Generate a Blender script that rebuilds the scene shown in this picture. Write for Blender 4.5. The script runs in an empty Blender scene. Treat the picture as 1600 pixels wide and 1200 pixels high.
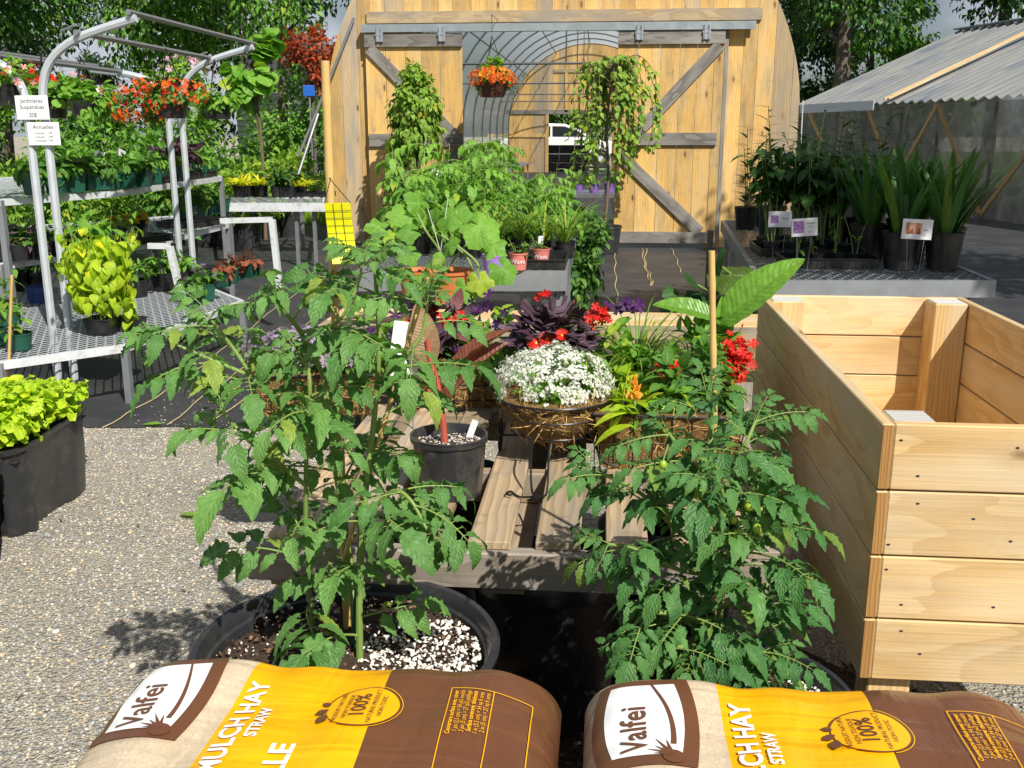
import bpy, bmesh, math, random
import numpy as np
from mathutils import Vector

# ---------------------------------------------------------------- camera, sky, sun, exposure
scene = bpy.context.scene
F = 1550.0; TH = math.radians(14.2); PS = math.radians(5.18); CH = 1.55
cd = bpy.data.cameras.new('camera'); cam = bpy.data.objects.new('camera', cd)
scene.collection.objects.link(cam); scene.camera = cam
cd.sensor_width = 36; cd.lens = 36 * F / 1600; cd.clip_start = 0.05; cd.clip_end = 2000
cam.location = (0, 0, CH); cam.rotation_euler = (math.pi / 2 - TH, 0, PS)
SUN_EL = math.radians(46); SUN_AZ = math.radians(146)   # clockwise from +Y : behind the camera, to the right
w = bpy.data.worlds.new('World'); scene.world = w; w.use_nodes = True
nt = w.node_tree; nt.nodes.clear()
wo = nt.nodes.new('ShaderNodeOutputWorld'); bg = nt.nodes.new('ShaderNodeBackground')
sky = nt.nodes.new('ShaderNodeTexSky'); sky.sky_type = 'NISHITA'; sky.sun_disc = False
sky.sun_elevation = SUN_EL; sky.sun_rotation = SUN_AZ; sky.air_density = 1.0; sky.dust_density = 1.5
tc = nt.nodes.new('ShaderNodeTexCoord'); ns = nt.nodes.new('ShaderNodeTexNoise'); ns.inputs['Scale'].default_value = 3.0; ns.inputs['Detail'].default_value = 7
mp = nt.nodes.new('ShaderNodeMapping'); mp.inputs['Scale'].default_value = (1, 1, 2.6)
cr = nt.nodes.new('ShaderNodeValToRGB'); cr.color_ramp.elements[0].position = .45; cr.color_ramp.elements[1].position = .62
mx = nt.nodes.new('ShaderNodeMix'); mx.data_type = 'RGBA'; mx.inputs[7].default_value = (9.5, 10.2, 11.4, 1)
L = nt.links.new
L(tc.outputs['Generated'], mp.inputs['Vector']); L(mp.outputs[0], ns.inputs['Vector']); L(ns.outputs[0], cr.inputs[0])
L(cr.outputs[0], mx.inputs[0]); L(sky.outputs[0], mx.inputs[6]); L(mx.outputs[2], bg.inputs[0]); L(bg.outputs[0], wo.inputs[0])
bg.inputs[1].default_value = 0.05
sl = bpy.data.lights.new('sun', 'SUN'); sl.energy = 5.0; sl.angle = math.radians(0.53); sl.color = (1, .955, .87)
so = bpy.data.objects.new('sun', sl); scene.collection.objects.link(so)
sd = Vector((math.sin(SUN_AZ) * math.cos(SUN_EL), math.cos(SUN_AZ) * math.cos(SUN_EL), math.sin(SUN_EL)))
so.rotation_euler = sd.to_track_quat('Z', 'Y').to_euler(); so.location = (6, -8, 12)
vs = scene.view_settings; vs.view_transform = 'Standard'; vs.look = 'None'; vs.exposure = 0.25; vs.gamma = 1
scene.cycles.max_bounces = 7; scene.cycles.transparent_max_bounces = 24; scene.cycles.transmission_bounces = 4
scene.cycles.diffuse_bounces = 3; scene.cycles.glossy_bounces = 3; scene.cycles.caustics_reflective = False; scene.cycles.caustics_refractive = False
scene.cycles.use_denoising = True

# ---------------------------------------------------------------- measuring on the photograph (1600 x 1200)
_f = np.array([-math.sin(PS) * math.cos(TH), math.cos(PS) * math.cos(TH), -math.sin(TH)])
_r = np.array([math.cos(PS), math.sin(PS), 0.]); _u = np.cross(_r, _f)
def at(px, py, z=None, y=None, x=None):
    r = _f + (px - 800) / F * _r - (py - 600) / F * _u
    t = (z - CH) / r[2] if z is not None else (y / r[1] if y is not None else x / r[0])
    return np.array([0, 0, CH]) + t * r

rng = np.random.default_rng(7)
def U(a, b, n=None): return rng.uniform(a, b, n)

# ---------------------------------------------------------------- geometry accumulator
MATS = {}
class G:
    def __init__(s): s.V = []; s.L = []; s.R = []; s.Q = []; s.T = []; s.QM = []; s.TM = []; s.n = 0; s.mats = []
    def mi(s, m):
        if m not in s.mats: s.mats.append(m)
        return s.mats.index(m)
    def add(s, V, faces, loc=None, rnd=0., m=None):
        V = np.asarray(V, float).reshape(-1, 3); N = len(V); k = s.mi(m)
        s.V.append(V); s.L.append(V if loc is None else np.asarray(loc, float)); s.R.append(np.full(N, rnd) if np.isscalar(rnd) else np.asarray(rnd, float))
        q = [f for f in faces if len(f) == 4]; t = [f for f in faces if len(f) == 3]
        for f in faces:
            if len(f) > 4:
                for i in range(1, len(f) - 1): t.append((f[0], f[i], f[i + 1]))
        if q: s.Q.append(np.array(q, int) + s.n); s.QM.append(np.full(len(q), k))
        if t: s.T.append(np.array(t, int) + s.n); s.TM.append(np.full(len(t), k))
        s.n += N
    def cat(s):
        V = np.concatenate(s.V) if s.V else np.zeros((0, 3)); Lc = np.concatenate(s.L) if s.L else V; R = np.concatenate(s.R) if s.R else np.zeros(0)
        Q = np.concatenate(s.Q) if s.Q else np.zeros((0, 4), int); T = np.concatenate(s.T) if s.T else np.zeros((0, 3), int)
        QM = np.concatenate(s.QM) if s.QM else np.zeros(0, int); TM = np.concatenate(s.TM) if s.TM else np.zeros(0, int)
        return V, Lc, R, Q, T, QM, TM
    def inst(s, t, pos, d, up, sc, rnd=None):
        """copies of template t: its +Y along d, +Z towards up"""
        V, Lc, R, Q, T, QM, TM = t.cat(); pos = np.asarray(pos, float).reshape(-1, 3); M = len(pos)
        if M == 0: return
        d = np.broadcast_to(np.asarray(d, float), (M, 3)); up = np.broadcast_to(np.asarray(up, float), (M, 3)); sc = np.broadcast_to(np.asarray(sc, float), (M,))
        Y = d / (np.linalg.norm(d, axis=1)[:, None] + 1e-9); Z = up - (up * Y).sum(1)[:, None] * Y
        nz = np.linalg.norm(Z, axis=1)[:, None]; Z = np.where(nz < 1e-3, np.array([1, 0, 0.01]), Z / (nz + 1e-9))
        Z = Z / np.linalg.norm(Z, axis=1)[:, None]; X = np.cross(Y, Z)
        W = pos[:, None] + sc[:, None, None] * (V[None, :, 0:1] * X[:, None] + V[None, :, 1:2] * Y[:, None] + V[None, :, 2:3] * Z[:, None])
        n = len(V); off = (np.arange(M) * n + s.n)
        s.V.append(W.reshape(-1, 3)); s.L.append(np.tile(Lc, (M, 1)))
        if rnd is None: rnd = rng.random(M)
        s.R.append(np.mod(np.repeat(rnd, n) + np.tile(R, M) * .35, 1.0))
        ids = np.array([s.mi(m) for m in t.mats] or [0])
        if len(Q): s.Q.append((Q[None] + off[:, None, None]).reshape(-1, 4)); s.QM.append(np.tile(ids[QM], M))
        if len(T): s.T.append((T[None] + off[:, None, None]).reshape(-1, 3)); s.TM.append(np.tile(ids[TM], M))
        s.n += n * M
    def mesh(s, name, smooth=True):
        V, Lc, R, Q, T, QM, TM = s.cat(); me = bpy.data.meshes.new(name)
        me.vertices.add(len(V)); me.vertices.foreach_set('co', V.astype(np.float32).ravel())
        lv = np.concatenate([Q.ravel(), T.ravel()]).astype(np.int32); me.loops.add(len(lv)); me.loops.foreach_set('vertex_index', lv)
        nq, n3 = len(Q), len(T); me.polygons.add(nq + n3)
        ls = np.concatenate([np.arange(nq) * 4, nq * 4 + np.arange(n3) * 3]).astype(np.int32)
        me.polygons.foreach_set('loop_start', ls)
        me.polygons.foreach_set('material_index', np.concatenate([QM, TM]).astype(np.int32))
        me.polygons.foreach_set('use_smooth', np.full(nq + n3, bool(smooth)))
        a = me.attributes.new('loc', 'FLOAT_VECTOR', 'POINT'); a.data.foreach_set('vector', Lc.astype(np.float32).ravel())
        b = me.attributes.new('rnd', 'FLOAT', 'POINT'); b.data.foreach_set('value', R.astype(np.float32))
        for m in s.mats: me.materials.append(MATS[m])
        me.update(calc_edges=True); me.validate()
        if smooth is True and nq + n3 < 30000 and not any(a in s.mats[0] for a in ('film',)):
            me.set_sharp_from_angle(angle=math.radians(38))
        return me
    # shapes
    def box(s, c, size, m, rot=0., rnd=None, tilt=None, cham=0.):
        """box centred at c; grain runs along its longest side"""
        c = np.asarray(c, float); h = np.asarray(size, float) / 2; k = int(np.argmax(h)); ax = [k] + [i for i in range(3) if i != k]
        if cham > 0:
            b = bmesh.new(); bmesh.ops.create_cube(b, size=2)
            for v in b.verts: v.co = Vector(tuple(np.array(v.co) * h))
            bmesh.ops.bevel(b, geom=list(b.edges), offset=cham, segments=1, affect='EDGES')
            b.verts.index_update(); V = np.array([tuple(v.co) for v in b.verts]); Fc = [tuple(v.index for v in f.verts) for f in b.faces]; b.free()
        else:
            V = np.array([(x, y, z) for x in (-1, 1) for y in (-1, 1) for z in (-1, 1)], float) * h
            Fc = [(0, 1, 3, 2), (4, 6, 7, 5), (0, 4, 5, 1), (2, 3, 7, 6), (0, 2, 6, 4), (1, 5, 7, 3)]
        loc = V[:, ax]
        R = np.eye(3)
        if tilt is not None: R = np.asarray(tilt, float)
        if rot: R = np.array([[math.cos(rot), -math.sin(rot), 0], [math.sin(rot), math.cos(rot), 0], [0, 0, 1]]) @ R
        s.add(V @ R.T + c, Fc, loc, rng.random() if rnd is None else rnd, m)
    def beam(s, a, b, w_, h_, m, rnd=None, up=(0, 0, 1), cham=0.):
        """box bar from a to b, w_ across, h_ along up"""
        a = np.asarray(a, float); b = np.asarray(b, float); d = b - a; ln = np.linalg.norm(d); d = d / ln
        up = np.asarray(up, float); z = up - up @ d * d; z = z / np.linalg.norm(z); x = np.cross(d, z)
        s.box((a + b) / 2, (w_, ln, h_), m, rnd=rnd, tilt=np.stack([x, d, z], 1), cham=cham)
    def tube(s, pts, r, m, seg=6, rnd=None, cap=True):
        P = np.asarray(pts, float); n = len(P); r = np.broadcast_to(np.asarray(r, float), (n,))
        T = np.gradient(P, axis=0); T /= np.linalg.norm(T, axis=1)[:, None] + 1e-9
        ref = np.array([0, 0, 1.]) if abs(T[:, 2]).mean() < .8 else np.array([1., 0, 0])
        A = np.cross(T, ref); A /= np.linalg.norm(A, axis=1)[:, None] + 1e-9; B = np.cross(T, A)
        th = np.linspace(0, 2 * math.pi, seg, endpoint=False)
        V = P[:, None] + r[:, None, None] * (np.cos(th)[None, :, None] * A[:, None] + np.sin(th)[None, :, None] * B[:, None])
        ds = np.concatenate([[0], np.cumsum(np.linalg.norm(np.diff(P, axis=0), axis=1))])
        loc = np.stack([np.repeat(ds, seg), np.tile(np.cos(th) * .05, n), np.tile(np.sin(th) * .05, n)], 1)
        Fc = [(i * seg + j, i * seg + (j + 1) % seg, (i + 1) * seg + (j + 1) % seg, (i + 1) * seg + j) for i in range(n - 1) for j in range(seg)]
        if cap: Fc += [tuple(range(seg)), tuple(range((n - 1) * seg, n * seg))[::-1]]
        s.add(V.reshape(-1, 3), Fc, loc, rng.random() if rnd is None else rnd, m)
    def lathe(s, c, prof, m, seg=28, rib=0, ribd=0., rnd=None, rows=None, oval=1.):
        """profile [(r,z)...] about the vertical through c; rib vertical corrugations on rows"""
        th = np.linspace(0, 2 * math.pi, seg, endpoint=False); V = []; loc = []
        for i, (r, z) in enumerate(prof):
            q = ribd * np.sign(np.sin(th * rib)) if rib and (rows is None or i in rows) else 0
            V.append(np.stack([(r + q) * np.cos(th), (r + q) * np.sin(th) * oval, np.full(seg, z)], 1)); loc.append(np.stack([th * .3, np.full(seg, z), np.full(seg, r)], 1))
        Fc = [(i * seg + j, i * seg + (j + 1) % seg, (i + 1) * seg + (j + 1) % seg, (i + 1) * seg + j) for i in range(len(prof) - 1) for j in range(seg)]
        s.add(np.concatenate(V) + np.asarray(c, float), Fc, np.concatenate(loc), rng.random() if rnd is None else rnd, m)
    def prism(s, poly, axis, a, b, m, rnd=None):
        """polygon in the plane across axis ('x': (y,z), 'y': (x,z), 'z': (x,y)) from a to b"""
        n = len(poly); P = np.asarray(poly, float)
        def mk(t):
            o = np.full(n, t); return {'x': np.stack([o, P[:, 0], P[:, 1]], 1), 'y': np.stack([P[:, 0], o, P[:, 1]], 1), 'z': np.stack([P[:, 0], P[:, 1], o], 1)}[axis]
        V = np.concatenate([mk(a), mk(b)]); loc = V[:, [2, 0, 1]] if axis != 'z' else V[:, [0, 1, 2]]
        b_ = bmesh.new(); vv = [b_.verts.new(v) for v in V]; b_.faces.new(vv[:n]); b_.faces.new(vv[n:][::-1])
        for i in range(n): b_.faces.new((vv[i], vv[(i + 1) % n], vv[n + (i + 1) % n], vv[n + i]))
        b_.normal_update(); bmesh.ops.recalc_face_normals(b_, faces=b_.faces[:]); b_.verts.index_update()
        bmesh.ops.triangulate(b_, faces=[f for f in b_.faces if len(f.verts) > 4])
        Fc = [tuple(v.index for v in f.verts) for f in b_.faces]; b_.free()
        s.add(V, Fc, loc, rng.random() if rnd is None else rnd, m)

COL = scene.collection
def obj(name, g, parent=None, smooth=True, bevel=0., label=None, cat=None, group=None, kind=None, loc=None):
    me = g if isinstance(g, bpy.types.Mesh) else g.mesh(name, smooth)
    o = bpy.data.objects.new(name, me); COL.objects.link(o)
    if parent is not None:
        o.parent = parent
    if loc is not None: o.location = loc
    if smooth and not isinstance(g, bpy.types.Mesh) and smooth != 'all':
        pass
    tag(o, label, cat, group, kind)
    return o
def tag(o, label=None, cat=None, group=None, kind=None):
    for k, v in (('label', label), ('category', cat), ('group', group), ('kind', kind)):
        if v: o[k] = v
    return o
def thing(name, label, cat, loc=(0, 0, 0), group=None, rz=0., sc=1.):
    o = bpy.data.objects.new(name, None); COL.objects.link(o); o.location = tuple(float(q) for q in loc); o.rotation_euler = (0, 0, rz); o.scale = (sc, sc, sc)
    o.empty_display_size = .1
    return tag(o, label, cat, group)
def dup(root, loc, rz=0., sc=1., label=None, group=None):
    r = root.copy(); COL.objects.link(r); r.location = tuple(float(q) for q in loc); r.rotation_euler = (0, 0, rz); r.scale = (sc, sc, sc)
    if label: r['label'] = label
    if group: r['group'] = group
    for ch in list(root.children):
        c = ch.copy(); COL.objects.link(c); c.parent = r
        for g in list(ch.children):
            d = g.copy(); COL.objects.link(d); d.parent = c
    return r
def catmull(pts, k=6):
    P = np.asarray(pts, float); P = np.concatenate([[2 * P[0] - P[1]], P, [2 * P[-1] - P[-2]]]); out = []
    for i in range(1, len(P) - 2):
        for t in np.linspace(0, 1, k, endpoint=False):
            out.append(.5 * (2 * P[i] + (P[i + 1] - P[i - 1]) * t + (2 * P[i - 1] - 5 * P[i] + 4 * P[i + 1] - P[i + 2]) * t * t + (3 * P[i] - P[i - 1] - 3 * P[i + 1] + P[i + 2]) * t ** 3))
    out.append(P[-2]); return np.array(out)

# ---------------------------------------------------------------- materials
class N:
    """tiny node helper"""
    def __init__(s, name):
        m = bpy.data.materials.new(name); m.use_nodes = True; s.m = m; s.t = m.node_tree; s.t.nodes.clear(); MATS[name] = m
        s.o = s.t.nodes.new('ShaderNodeOutputMaterial'); s.p = s.t.nodes.new('ShaderNodeBsdfPrincipled'); s.l(s.p.outputs[0], s.o.inputs[0])
    def l(s, a, b): s.t.links.new(a, b)
    def n(s, t, **kw):
        q = s.t.nodes.new('ShaderNode' + t)
        for k, v in kw.items():
            if hasattr(q, k): setattr(q, k, v)
        return q
    def inp(s, q, i, v):
        if isinstance(v, bpy.types.NodeSocket): s.l(v, q.inputs[i])
        elif v is not None: q.inputs[i].default_value = v
    def loc(s): return s.n('Attribute', attribute_name='loc').outputs['Vector']
    def rnd(s): return s.n('Attribute', attribute_name='rnd').outputs['Fac']
    def pos(s): return s.n('NewGeometry').outputs['Position']
    def map(s, v, sc=(1, 1, 1), lo=(0, 0, 0)):
        q = s.n('Mapping'); s.inp(q, 0, v); s.inp(q, 1, lo); s.inp(q, 3, sc); return q.outputs[0]
    def noise(s, v, sc, det=4, rough=.55, dist=0.):
        q = s.n('TexNoise'); s.inp(q, 'Vector', v); s.inp(q, 'Scale', sc); s.inp(q, 'Detail', det); s.inp(q, 'Roughness', rough); s.inp(q, 'Distortion', dist); return q.outputs[0]
    def voro(s, v, sc, feature='F1', out='Distance', rnd=1.):
        q = s.n('TexVoronoi', feature=feature); s.inp(q, 'Vector', v); s.inp(q, 'Scale', sc); s.inp(q, 'Randomness', rnd); return q.outputs[out]
    def math(s, op, a, b=None, c=None, clamp=False):
        q = s.n('Math', operation=op); q.use_clamp = clamp; s.inp(q, 0, a); s.inp(q, 1, b); s.inp(q, 2, c); return q.outputs[0]
    def ramp(s, v, st):
        q = s.n('ValToRGB'); e = q.color_ramp.elements
        while len(e) < len(st): e.new(.5)
        for i, (p, c) in enumerate(st): e[i].position = p; e[i].color = (*c, 1) if len(c) == 3 else c
        s.inp(q, 0, v); return q.outputs[0]
    def val(s, v, a, b, lo=0., hi=1.):
        q = s.n('MapRange'); s.inp(q, 0, v); s.inp(q, 1, a); s.inp(q, 2, b); s.inp(q, 3, lo); s.inp(q, 4, hi); return q.outputs[0]
    def mix(s, f, a, b, bt='MIX'):
        q = s.n('Mix', data_type='RGBA', blend_type=bt); s.inp(q, 0, f)
        s.inp(q, 6, (*a, 1) if isinstance(a, tuple) and len(a) == 3 else a); s.inp(q, 7, (*b, 1) if isinstance(b, tuple) and len(b) == 3 else b); return q.outputs[2]
    def sep(s, v): return s.n_sep(v)
    def n_sep(s, v):
        q = s.n('SeparateXYZ'); s.l(v, q.inputs[0]); return q.outputs
    def comb(s, a, b, c):
        q = s.n('CombineXYZ'); s.inp(q, 0, a); s.inp(q, 1, b); s.inp(q, 2, c); return q.outputs[0]
    def bump(s, h, st=.5, d=.01, nrm=None):
        q = s.n('Bump'); s.inp(q, 'Strength', st); s.inp(q, 'Distance', d); s.inp(q, 'Height', h)
        if nrm is not None: s.l(nrm, q.inputs['Normal'])
        s.l(q.outputs[0], s.p.inputs['Normal']); return q.outputs[0]
    def fin(s, col=None, rough=None, metal=None, spec=None):
        if col is not None: s.inp(s.p, 'Base Color', (*col, 1) if isinstance(col, tuple) and len(col) == 3 else col)
        if rough is not None: s.inp(s.p, 'Roughness', rough)
        if metal is not None: s.inp(s.p, 'Metallic', metal)
        if spec is not None: s.inp(s.p, 'Specular IOR Level', spec)
        return s
    def sss(s, f):  # off
        return s

def plain(name, col, rough=.5, metal=0., var=.12, bump=0., bs=60., spec=.5, dirt=None):
    k = N(name); nz = k.noise(k.pos(), 9, 5); c = k.mix(nz, tuple(x * (1 - var) for x in col), tuple(min(1, x * (1 + var)) for x in col))
    if dirt: c = k.mix(k.val(k.noise(k.pos(), 14, 6, .7), .5, .72), c, dirt)
    k.fin(c, k.val(nz, .3, .7, max(.02, rough - .08), min(1, rough + .08)), metal, spec)
    if bump: k.bump(k.noise(k.pos(), bs, 4), bump, .004)
    return k
def leafm(name, c1, c2, vein=None, tr=.3, rough=.42, lat=9., vs=.5, bump=.35, tw=1.25, mottle=0.):
    """leaf: loc = (u along, v across, 0); base colour differs leaf by leaf"""
    k = N(name); lc = k.loc(); s_ = k.n_sep(lc); r = k.rnd()
    base = k.mix(r, c1, c2)
    if mottle: base = k.mix(k.math('MULTIPLY', k.noise(lc, 5), mottle), base, c2)
    old = k.math('GREATER_THAN', k.math('FRACT', k.math('MULTIPLY', r, 13.7)), .93); base = k.mix(k.math('MULTIPLY', old, .45), base, (min(1, c2[0] * 2.4), min(1, c2[1] * 1.25), c2[2] * .5))
    blot = k.val(k.noise(k.pos(), 55, 3, .6), .35, .7); hs_ = k.n('HueSaturation'); k.l(base, hs_.inputs['Color']); k.l(k.math('MULTIPLY_ADD', blot, .35, .82), hs_.inputs['Value']); base = hs_.outputs[0]
    av = k.math('ABSOLUTE', s_[1])
    mid = k.val(av, 0., .09, 1., 0.)
    tri = k.math('PINGPONG', k.math('ADD', k.math('MULTIPLY', s_[0], lat), k.math('MULTIPLY', av, -2.2)), .5)
    ven = k.val(tri, 0., .1, 1., 0.)
    vv = k.math('MAXIMUM', mid, k.math('MULTIPLY', ven, .55))
    vc = vein or tuple(min(1, x * 1.7 + .02) for x in c2)
    col = k.mix(k.math('MULTIPLY', vv, vs), base, vc)
    k.fin(col, rough, 0, .35)
    hb = k.math('SUBTRACT', tri, k.math('MULTIPLY', mid, .6))
    k.bump(hb, bump, .006)
    t = k.n('BsdfTranslucent'); tcol = k.mix(1., col, (tw, tw * 1.15, .55, 1), 'MULTIPLY'); k.l(tcol, t.inputs[0])
    ms = k.n('MixShader'); ms.inputs[0].default_value = tr; k.l(k.p.outputs[0], ms.inputs[1]); k.l(t.outputs[0], ms.inputs[2]); k.l(ms.outputs[0], k.o.inputs[0])
    return k
def woodm(name, c1, c2, c3=None, knot=(.16, .07, .03), ring=1., rough=.62, kn=.05, grey=None, var=.25, stain=0., nails=0.):
    """sawn board: grain along loc.x; c1 early wood, c2 late wood; boards differ by rnd"""
    k = N(name); lc = k.loc(); r = k.rnd()
    off = k.n('VectorMath', operation='ADD'); k.l(lc, off.inputs[0]); k.l(k.comb(k.math('MULTIPLY', r, 37.), k.math('MULTIPLY', r, 91.), k.math('MULTIPLY', r, 53.)), off.inputs[1]); p = off.outputs[0]
    warp = k.noise(k.map(p, (1.6, 6, 6)), 1.0, 2)
    q = k.n('VectorMath', operation='ADD'); k.l(k.map(p, (.35, 14, 14)), q.inputs[0]); k.l(k.comb(0., k.math('MULTIPLY', warp, 1.5), k.math('MULTIPLY', warp, 1.5)), q.inputs[1])
    wv = k.n('TexWave', wave_type='BANDS', bands_direction='Y', wave_profile='SAW'); k.l(q.outputs[0], wv.inputs[0]); wv.inputs['Scale'].default_value = .9 * ring; wv.inputs['Distortion'].default_value = 2.2; wv.inputs['Detail'].default_value = 3; wv.inputs['Detail Scale'].default_value = 1.2
    fine = k.noise(k.map(p, (3, 170, 170)), 1., 5, .6)
    col = k.mix(k.val(wv.outputs['Fac'], .25, 1.), c1, c2)
    col = k.mix(k.math('MULTIPLY', k.val(fine, .45, .75), .45), col, tuple(x * .62 for x in c2))
    big = k.noise(k.map(p, (1.2, 5, 5)), 1., 3)
    if c3: col = k.mix(k.val(big, .48, .66, 0, .85), col, c3)
    # knots
    v = k.n('TexVoronoi'); k.l(k.map(p, (2.6, 7.5, 7.5)), v.inputs['Vector']); v.inputs['Scale'].default_value = 1.
    kd = k.math('ADD', v.outputs['Distance'], k.math('MULTIPLY', k.noise(k.map(p, (30, 60, 60)), 1.), .05))
    pick = k.math('GREATER_THAN', k.n_sep(v.outputs['Color'])[0], .45)
    km = k.math('MULTIPLY', k.val(kd, kn * 1.1 + .02, kn * 1.8 + .05, 1., 0.), pick); kh = k.math('MULTIPLY', k.val(kd, kn + .05, kn * 3.5 + .12, .5, 0.), pick)
    col = k.mix(kh, col, tuple(x * .75 for x in c2)); col = k.mix(km, col, knot)
    if grey: col = k.mix(k.val(k.noise(k.map(p, (1.5, 9, 9), (5, 5, 5)), 1., 5, .65), .45, .68, 0, grey[1]), col, grey[0])
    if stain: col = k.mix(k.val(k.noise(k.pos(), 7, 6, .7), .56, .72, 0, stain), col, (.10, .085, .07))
    hv = k.n('HueSaturation'); k.l(col, hv.inputs['Color']); hv.inputs['Saturation'].default_value = 1.; k.l(k.val(k.math('FRACT', k.math('MULTIPLY', r, 7.31)), 0, 1, 1 - var, 1 + var * .6), hv.inputs['Value'])
    k.fin(hv.outputs[0], rough, 0, .3)
    k.bump(k.math('ADD', fine, k.math('MULTIPLY', wv.outputs['Fac'], .4)), .3, .003)
    return k

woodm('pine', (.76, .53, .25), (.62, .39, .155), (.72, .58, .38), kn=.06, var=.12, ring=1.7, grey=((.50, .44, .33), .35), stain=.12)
woodm('pine_end', (.55, .30, .10), (.36, .17, .05), ring=3, kn=.01)
woodm('barn', (.83, .53, .185), (.65, .37, .10), (.70, .50, .24), kn=.07, var=.22, grey=((.36, .27, .16), .65), stain=.35)
woodm('barn_old', (.62, .47, .27), (.45, .31, .16), (.36, .31, .25), kn=.06, var=.22, grey=((.33, .30, .26), .6))
woodm('greywood', (.27, .25, .225), (.15, .137, .125), (.34, .32, .29), knot=(.08, .06, .05), kn=.04, var=.15)
woodm('pallet', (.55, .41, .25), (.36, .25, .145), (.34, .29, .23), kn=.06, var=.3, grey=((.29, .26, .22), .75), stain=.8)
woodm('pallet_grey', (.42, .36, .29), (.25, .205, .16), (.33, .30, .27), kn=.05, var=.12, grey=((.30, .28, .25), .7), stain=.5)
woodm('brace', (.70, .47, .19), (.50, .31, .11), kn=.04)
k = plain('bamboo', (.62, .42, .15), .4, var=.25)
plain('green_cane', (.20, .26, .07), .5)
plain('galv', (.30, .32, .34), .5, .5, var=.18)
plain('track', (.40, .45, .47), .42, .6, var=.12)
plain('steel', (.27, .28, .29), .5, .5, var=.1)
plain('alu', (.58, .62, .66), .42, .3, var=.12)
plain('zinc', (.75, .77, .8), .25, .9)
plain('white_steel', (.72, .75, .78), .4, .15, var=.08, dirt=(.45, .43, .38))
plain('dark_tube', (.16, .165, .17), .45, .5)
plain('black_pot', (.016, .017, .019), .32, var=.3, bump=.05, dirt=(.05, .045, .04))
plain('black_pot_dusty', (.028, .030, .034), .3, var=.35, dirt=(.075, .068, .055))
plain('black_wire', (.012, .012, .013), .35, .3)
plain('green_pot', (.012, .085, .055), .4)
plain('terra', (.62, .19, .06), .55)
plain('pink_pot', (.66, .20, .17), .45)
plain('purple_pot', (.33, .19, .62), .42)
plain('blue_pot', (.02, .06, .25), .4)
plain('brown_pot', (.09, .035, .02), .45)
plain('white_card', (.83, .83, .85), .5, var=.03)
plain('yellow_card', (.85, .80, .01), .4, var=.04)
plain('ink', (.03, .03, .04), .6)
plain('soft_ink', (.25, .23, .25), .6)
plain('cable', (.02, .02, .022), .5)
plain('string', (.62, .64, .6), .7)
plain('blue_sign', (.02, .13, .55), .5)
plain('car_white', (.78, .79, .8), .15, var=.02)
plain('glass_dark', (.02, .025, .03), .06)
plain('rubber', (.02, .02, .02), .7)
plain('siding', (.72, .74, .75), .6)
plain('roofing', (.08, .08, .09), .8)
plain('stone', (.34, .335, .31), .85, var=.35)
plain('stem_green', (.20, .30, .07), .5, var=.25)
plain('stem_dark', (.10, .12, .04), .6)
plain('stem_red', (.48, .10, .06), .45, var=.25)
plain('stem_brown', (.16, .11, .07), .75, var=.3)
plain('bark', (.13, .105, .085), .9, var=.5, bump=.8, bs=18)
plain('orange_seal', (.85, .45, .03), .5)
plain('fruit', (.30, .45, .04), .22, var=.2)
plain('straw_bit', (.5, .40, .2), .8)

k = N('gravel'); p = k.pos(); v1 = k.n('TexVoronoi'); k.l(p, v1.inputs[0]); v1.inputs['Scale'].default_value = 88; v2 = k.n('TexVoronoi'); k.l(k.map(p, (1, 1, 1), (.3, .7, 0)), v2.inputs[0]); v2.inputs['Scale'].default_value = 190
sc_ = k.n_sep(v1.outputs['Color']); s2 = k.n_sep(v2.outputs['Color'])
c = k.ramp(sc_[0], [(0, (.30, .285, .25)), (.35, (.43, .40, .34)), (.62, (.53, .48, .38)), (.86, (.60, .51, .35)), (1, (.40, .39, .37))])
c = k.mix(k.math('MULTIPLY', s2[0], .45), c, (.24, .235, .22)); c = k.mix(k.val(k.noise(p, 1.6, 4), .4, .7, 0, .45), c, (.50, .43, .31)); c = k.mix(k.val(k.noise(p, .9, 5, .6), .52, .68, 0, .4), c, (.25, .24, .22))
h = k.math('ADD', k.math('MULTIPLY', v1.outputs['Distance'], -1.), k.math('MULTIPLY', v2.outputs['Distance'], -.5))
k.fin(k.mix(k.val(v1.outputs['Distance'], .45, .8, 0, .5), c, (.14, .135, .12)), .85, 0, .25); k.bump(h, .9, .012)
k = N('pebble'); r = k.rnd(); c = k.ramp(r, [(0, (.26, .27, .28)), (.3, (.42, .42, .41)), (.55, (.53, .50, .44)), (.75, (.66, .58, .42)), (.9, (.56, .40, .24)), (1, (.72, .70, .64))]); k.fin(c, .8, 0, .3); k.bump(k.noise(k.pos(), 220, 3), .3, .002)
k = N('fabric'); p = k.pos(); s_ = k.n_sep(p)
a = k.math('SINE', k.math('MULTIPLY', s_[0], 1400.)); b = k.math('SINE', k.math('MULTIPLY', s_[1], 1400.))
dust = k.val(k.noise(p, 2.2, 6, .65), .42, .75, 0, .5); spk = k.val(k.voro(p, 26), .03, .09, .8, 0.); big = k.val(k.noise(k.map(p, (1, 1, 1), (9, 3, 0)), 9, 4), .55, .62)
c = k.mix(dust, (.030, .032, .036), (.105, .10, .092)); c = k.mix(k.math('MULTIPLY', spk, big), c, (.42, .36, .26)); k.fin(c, .55, 0, .5); k.bump(k.math('ADD', k.math('MULTIPLY', k.math('ADD', a, b), .03), k.noise(p, 5, 4)), .35, .02)
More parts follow.
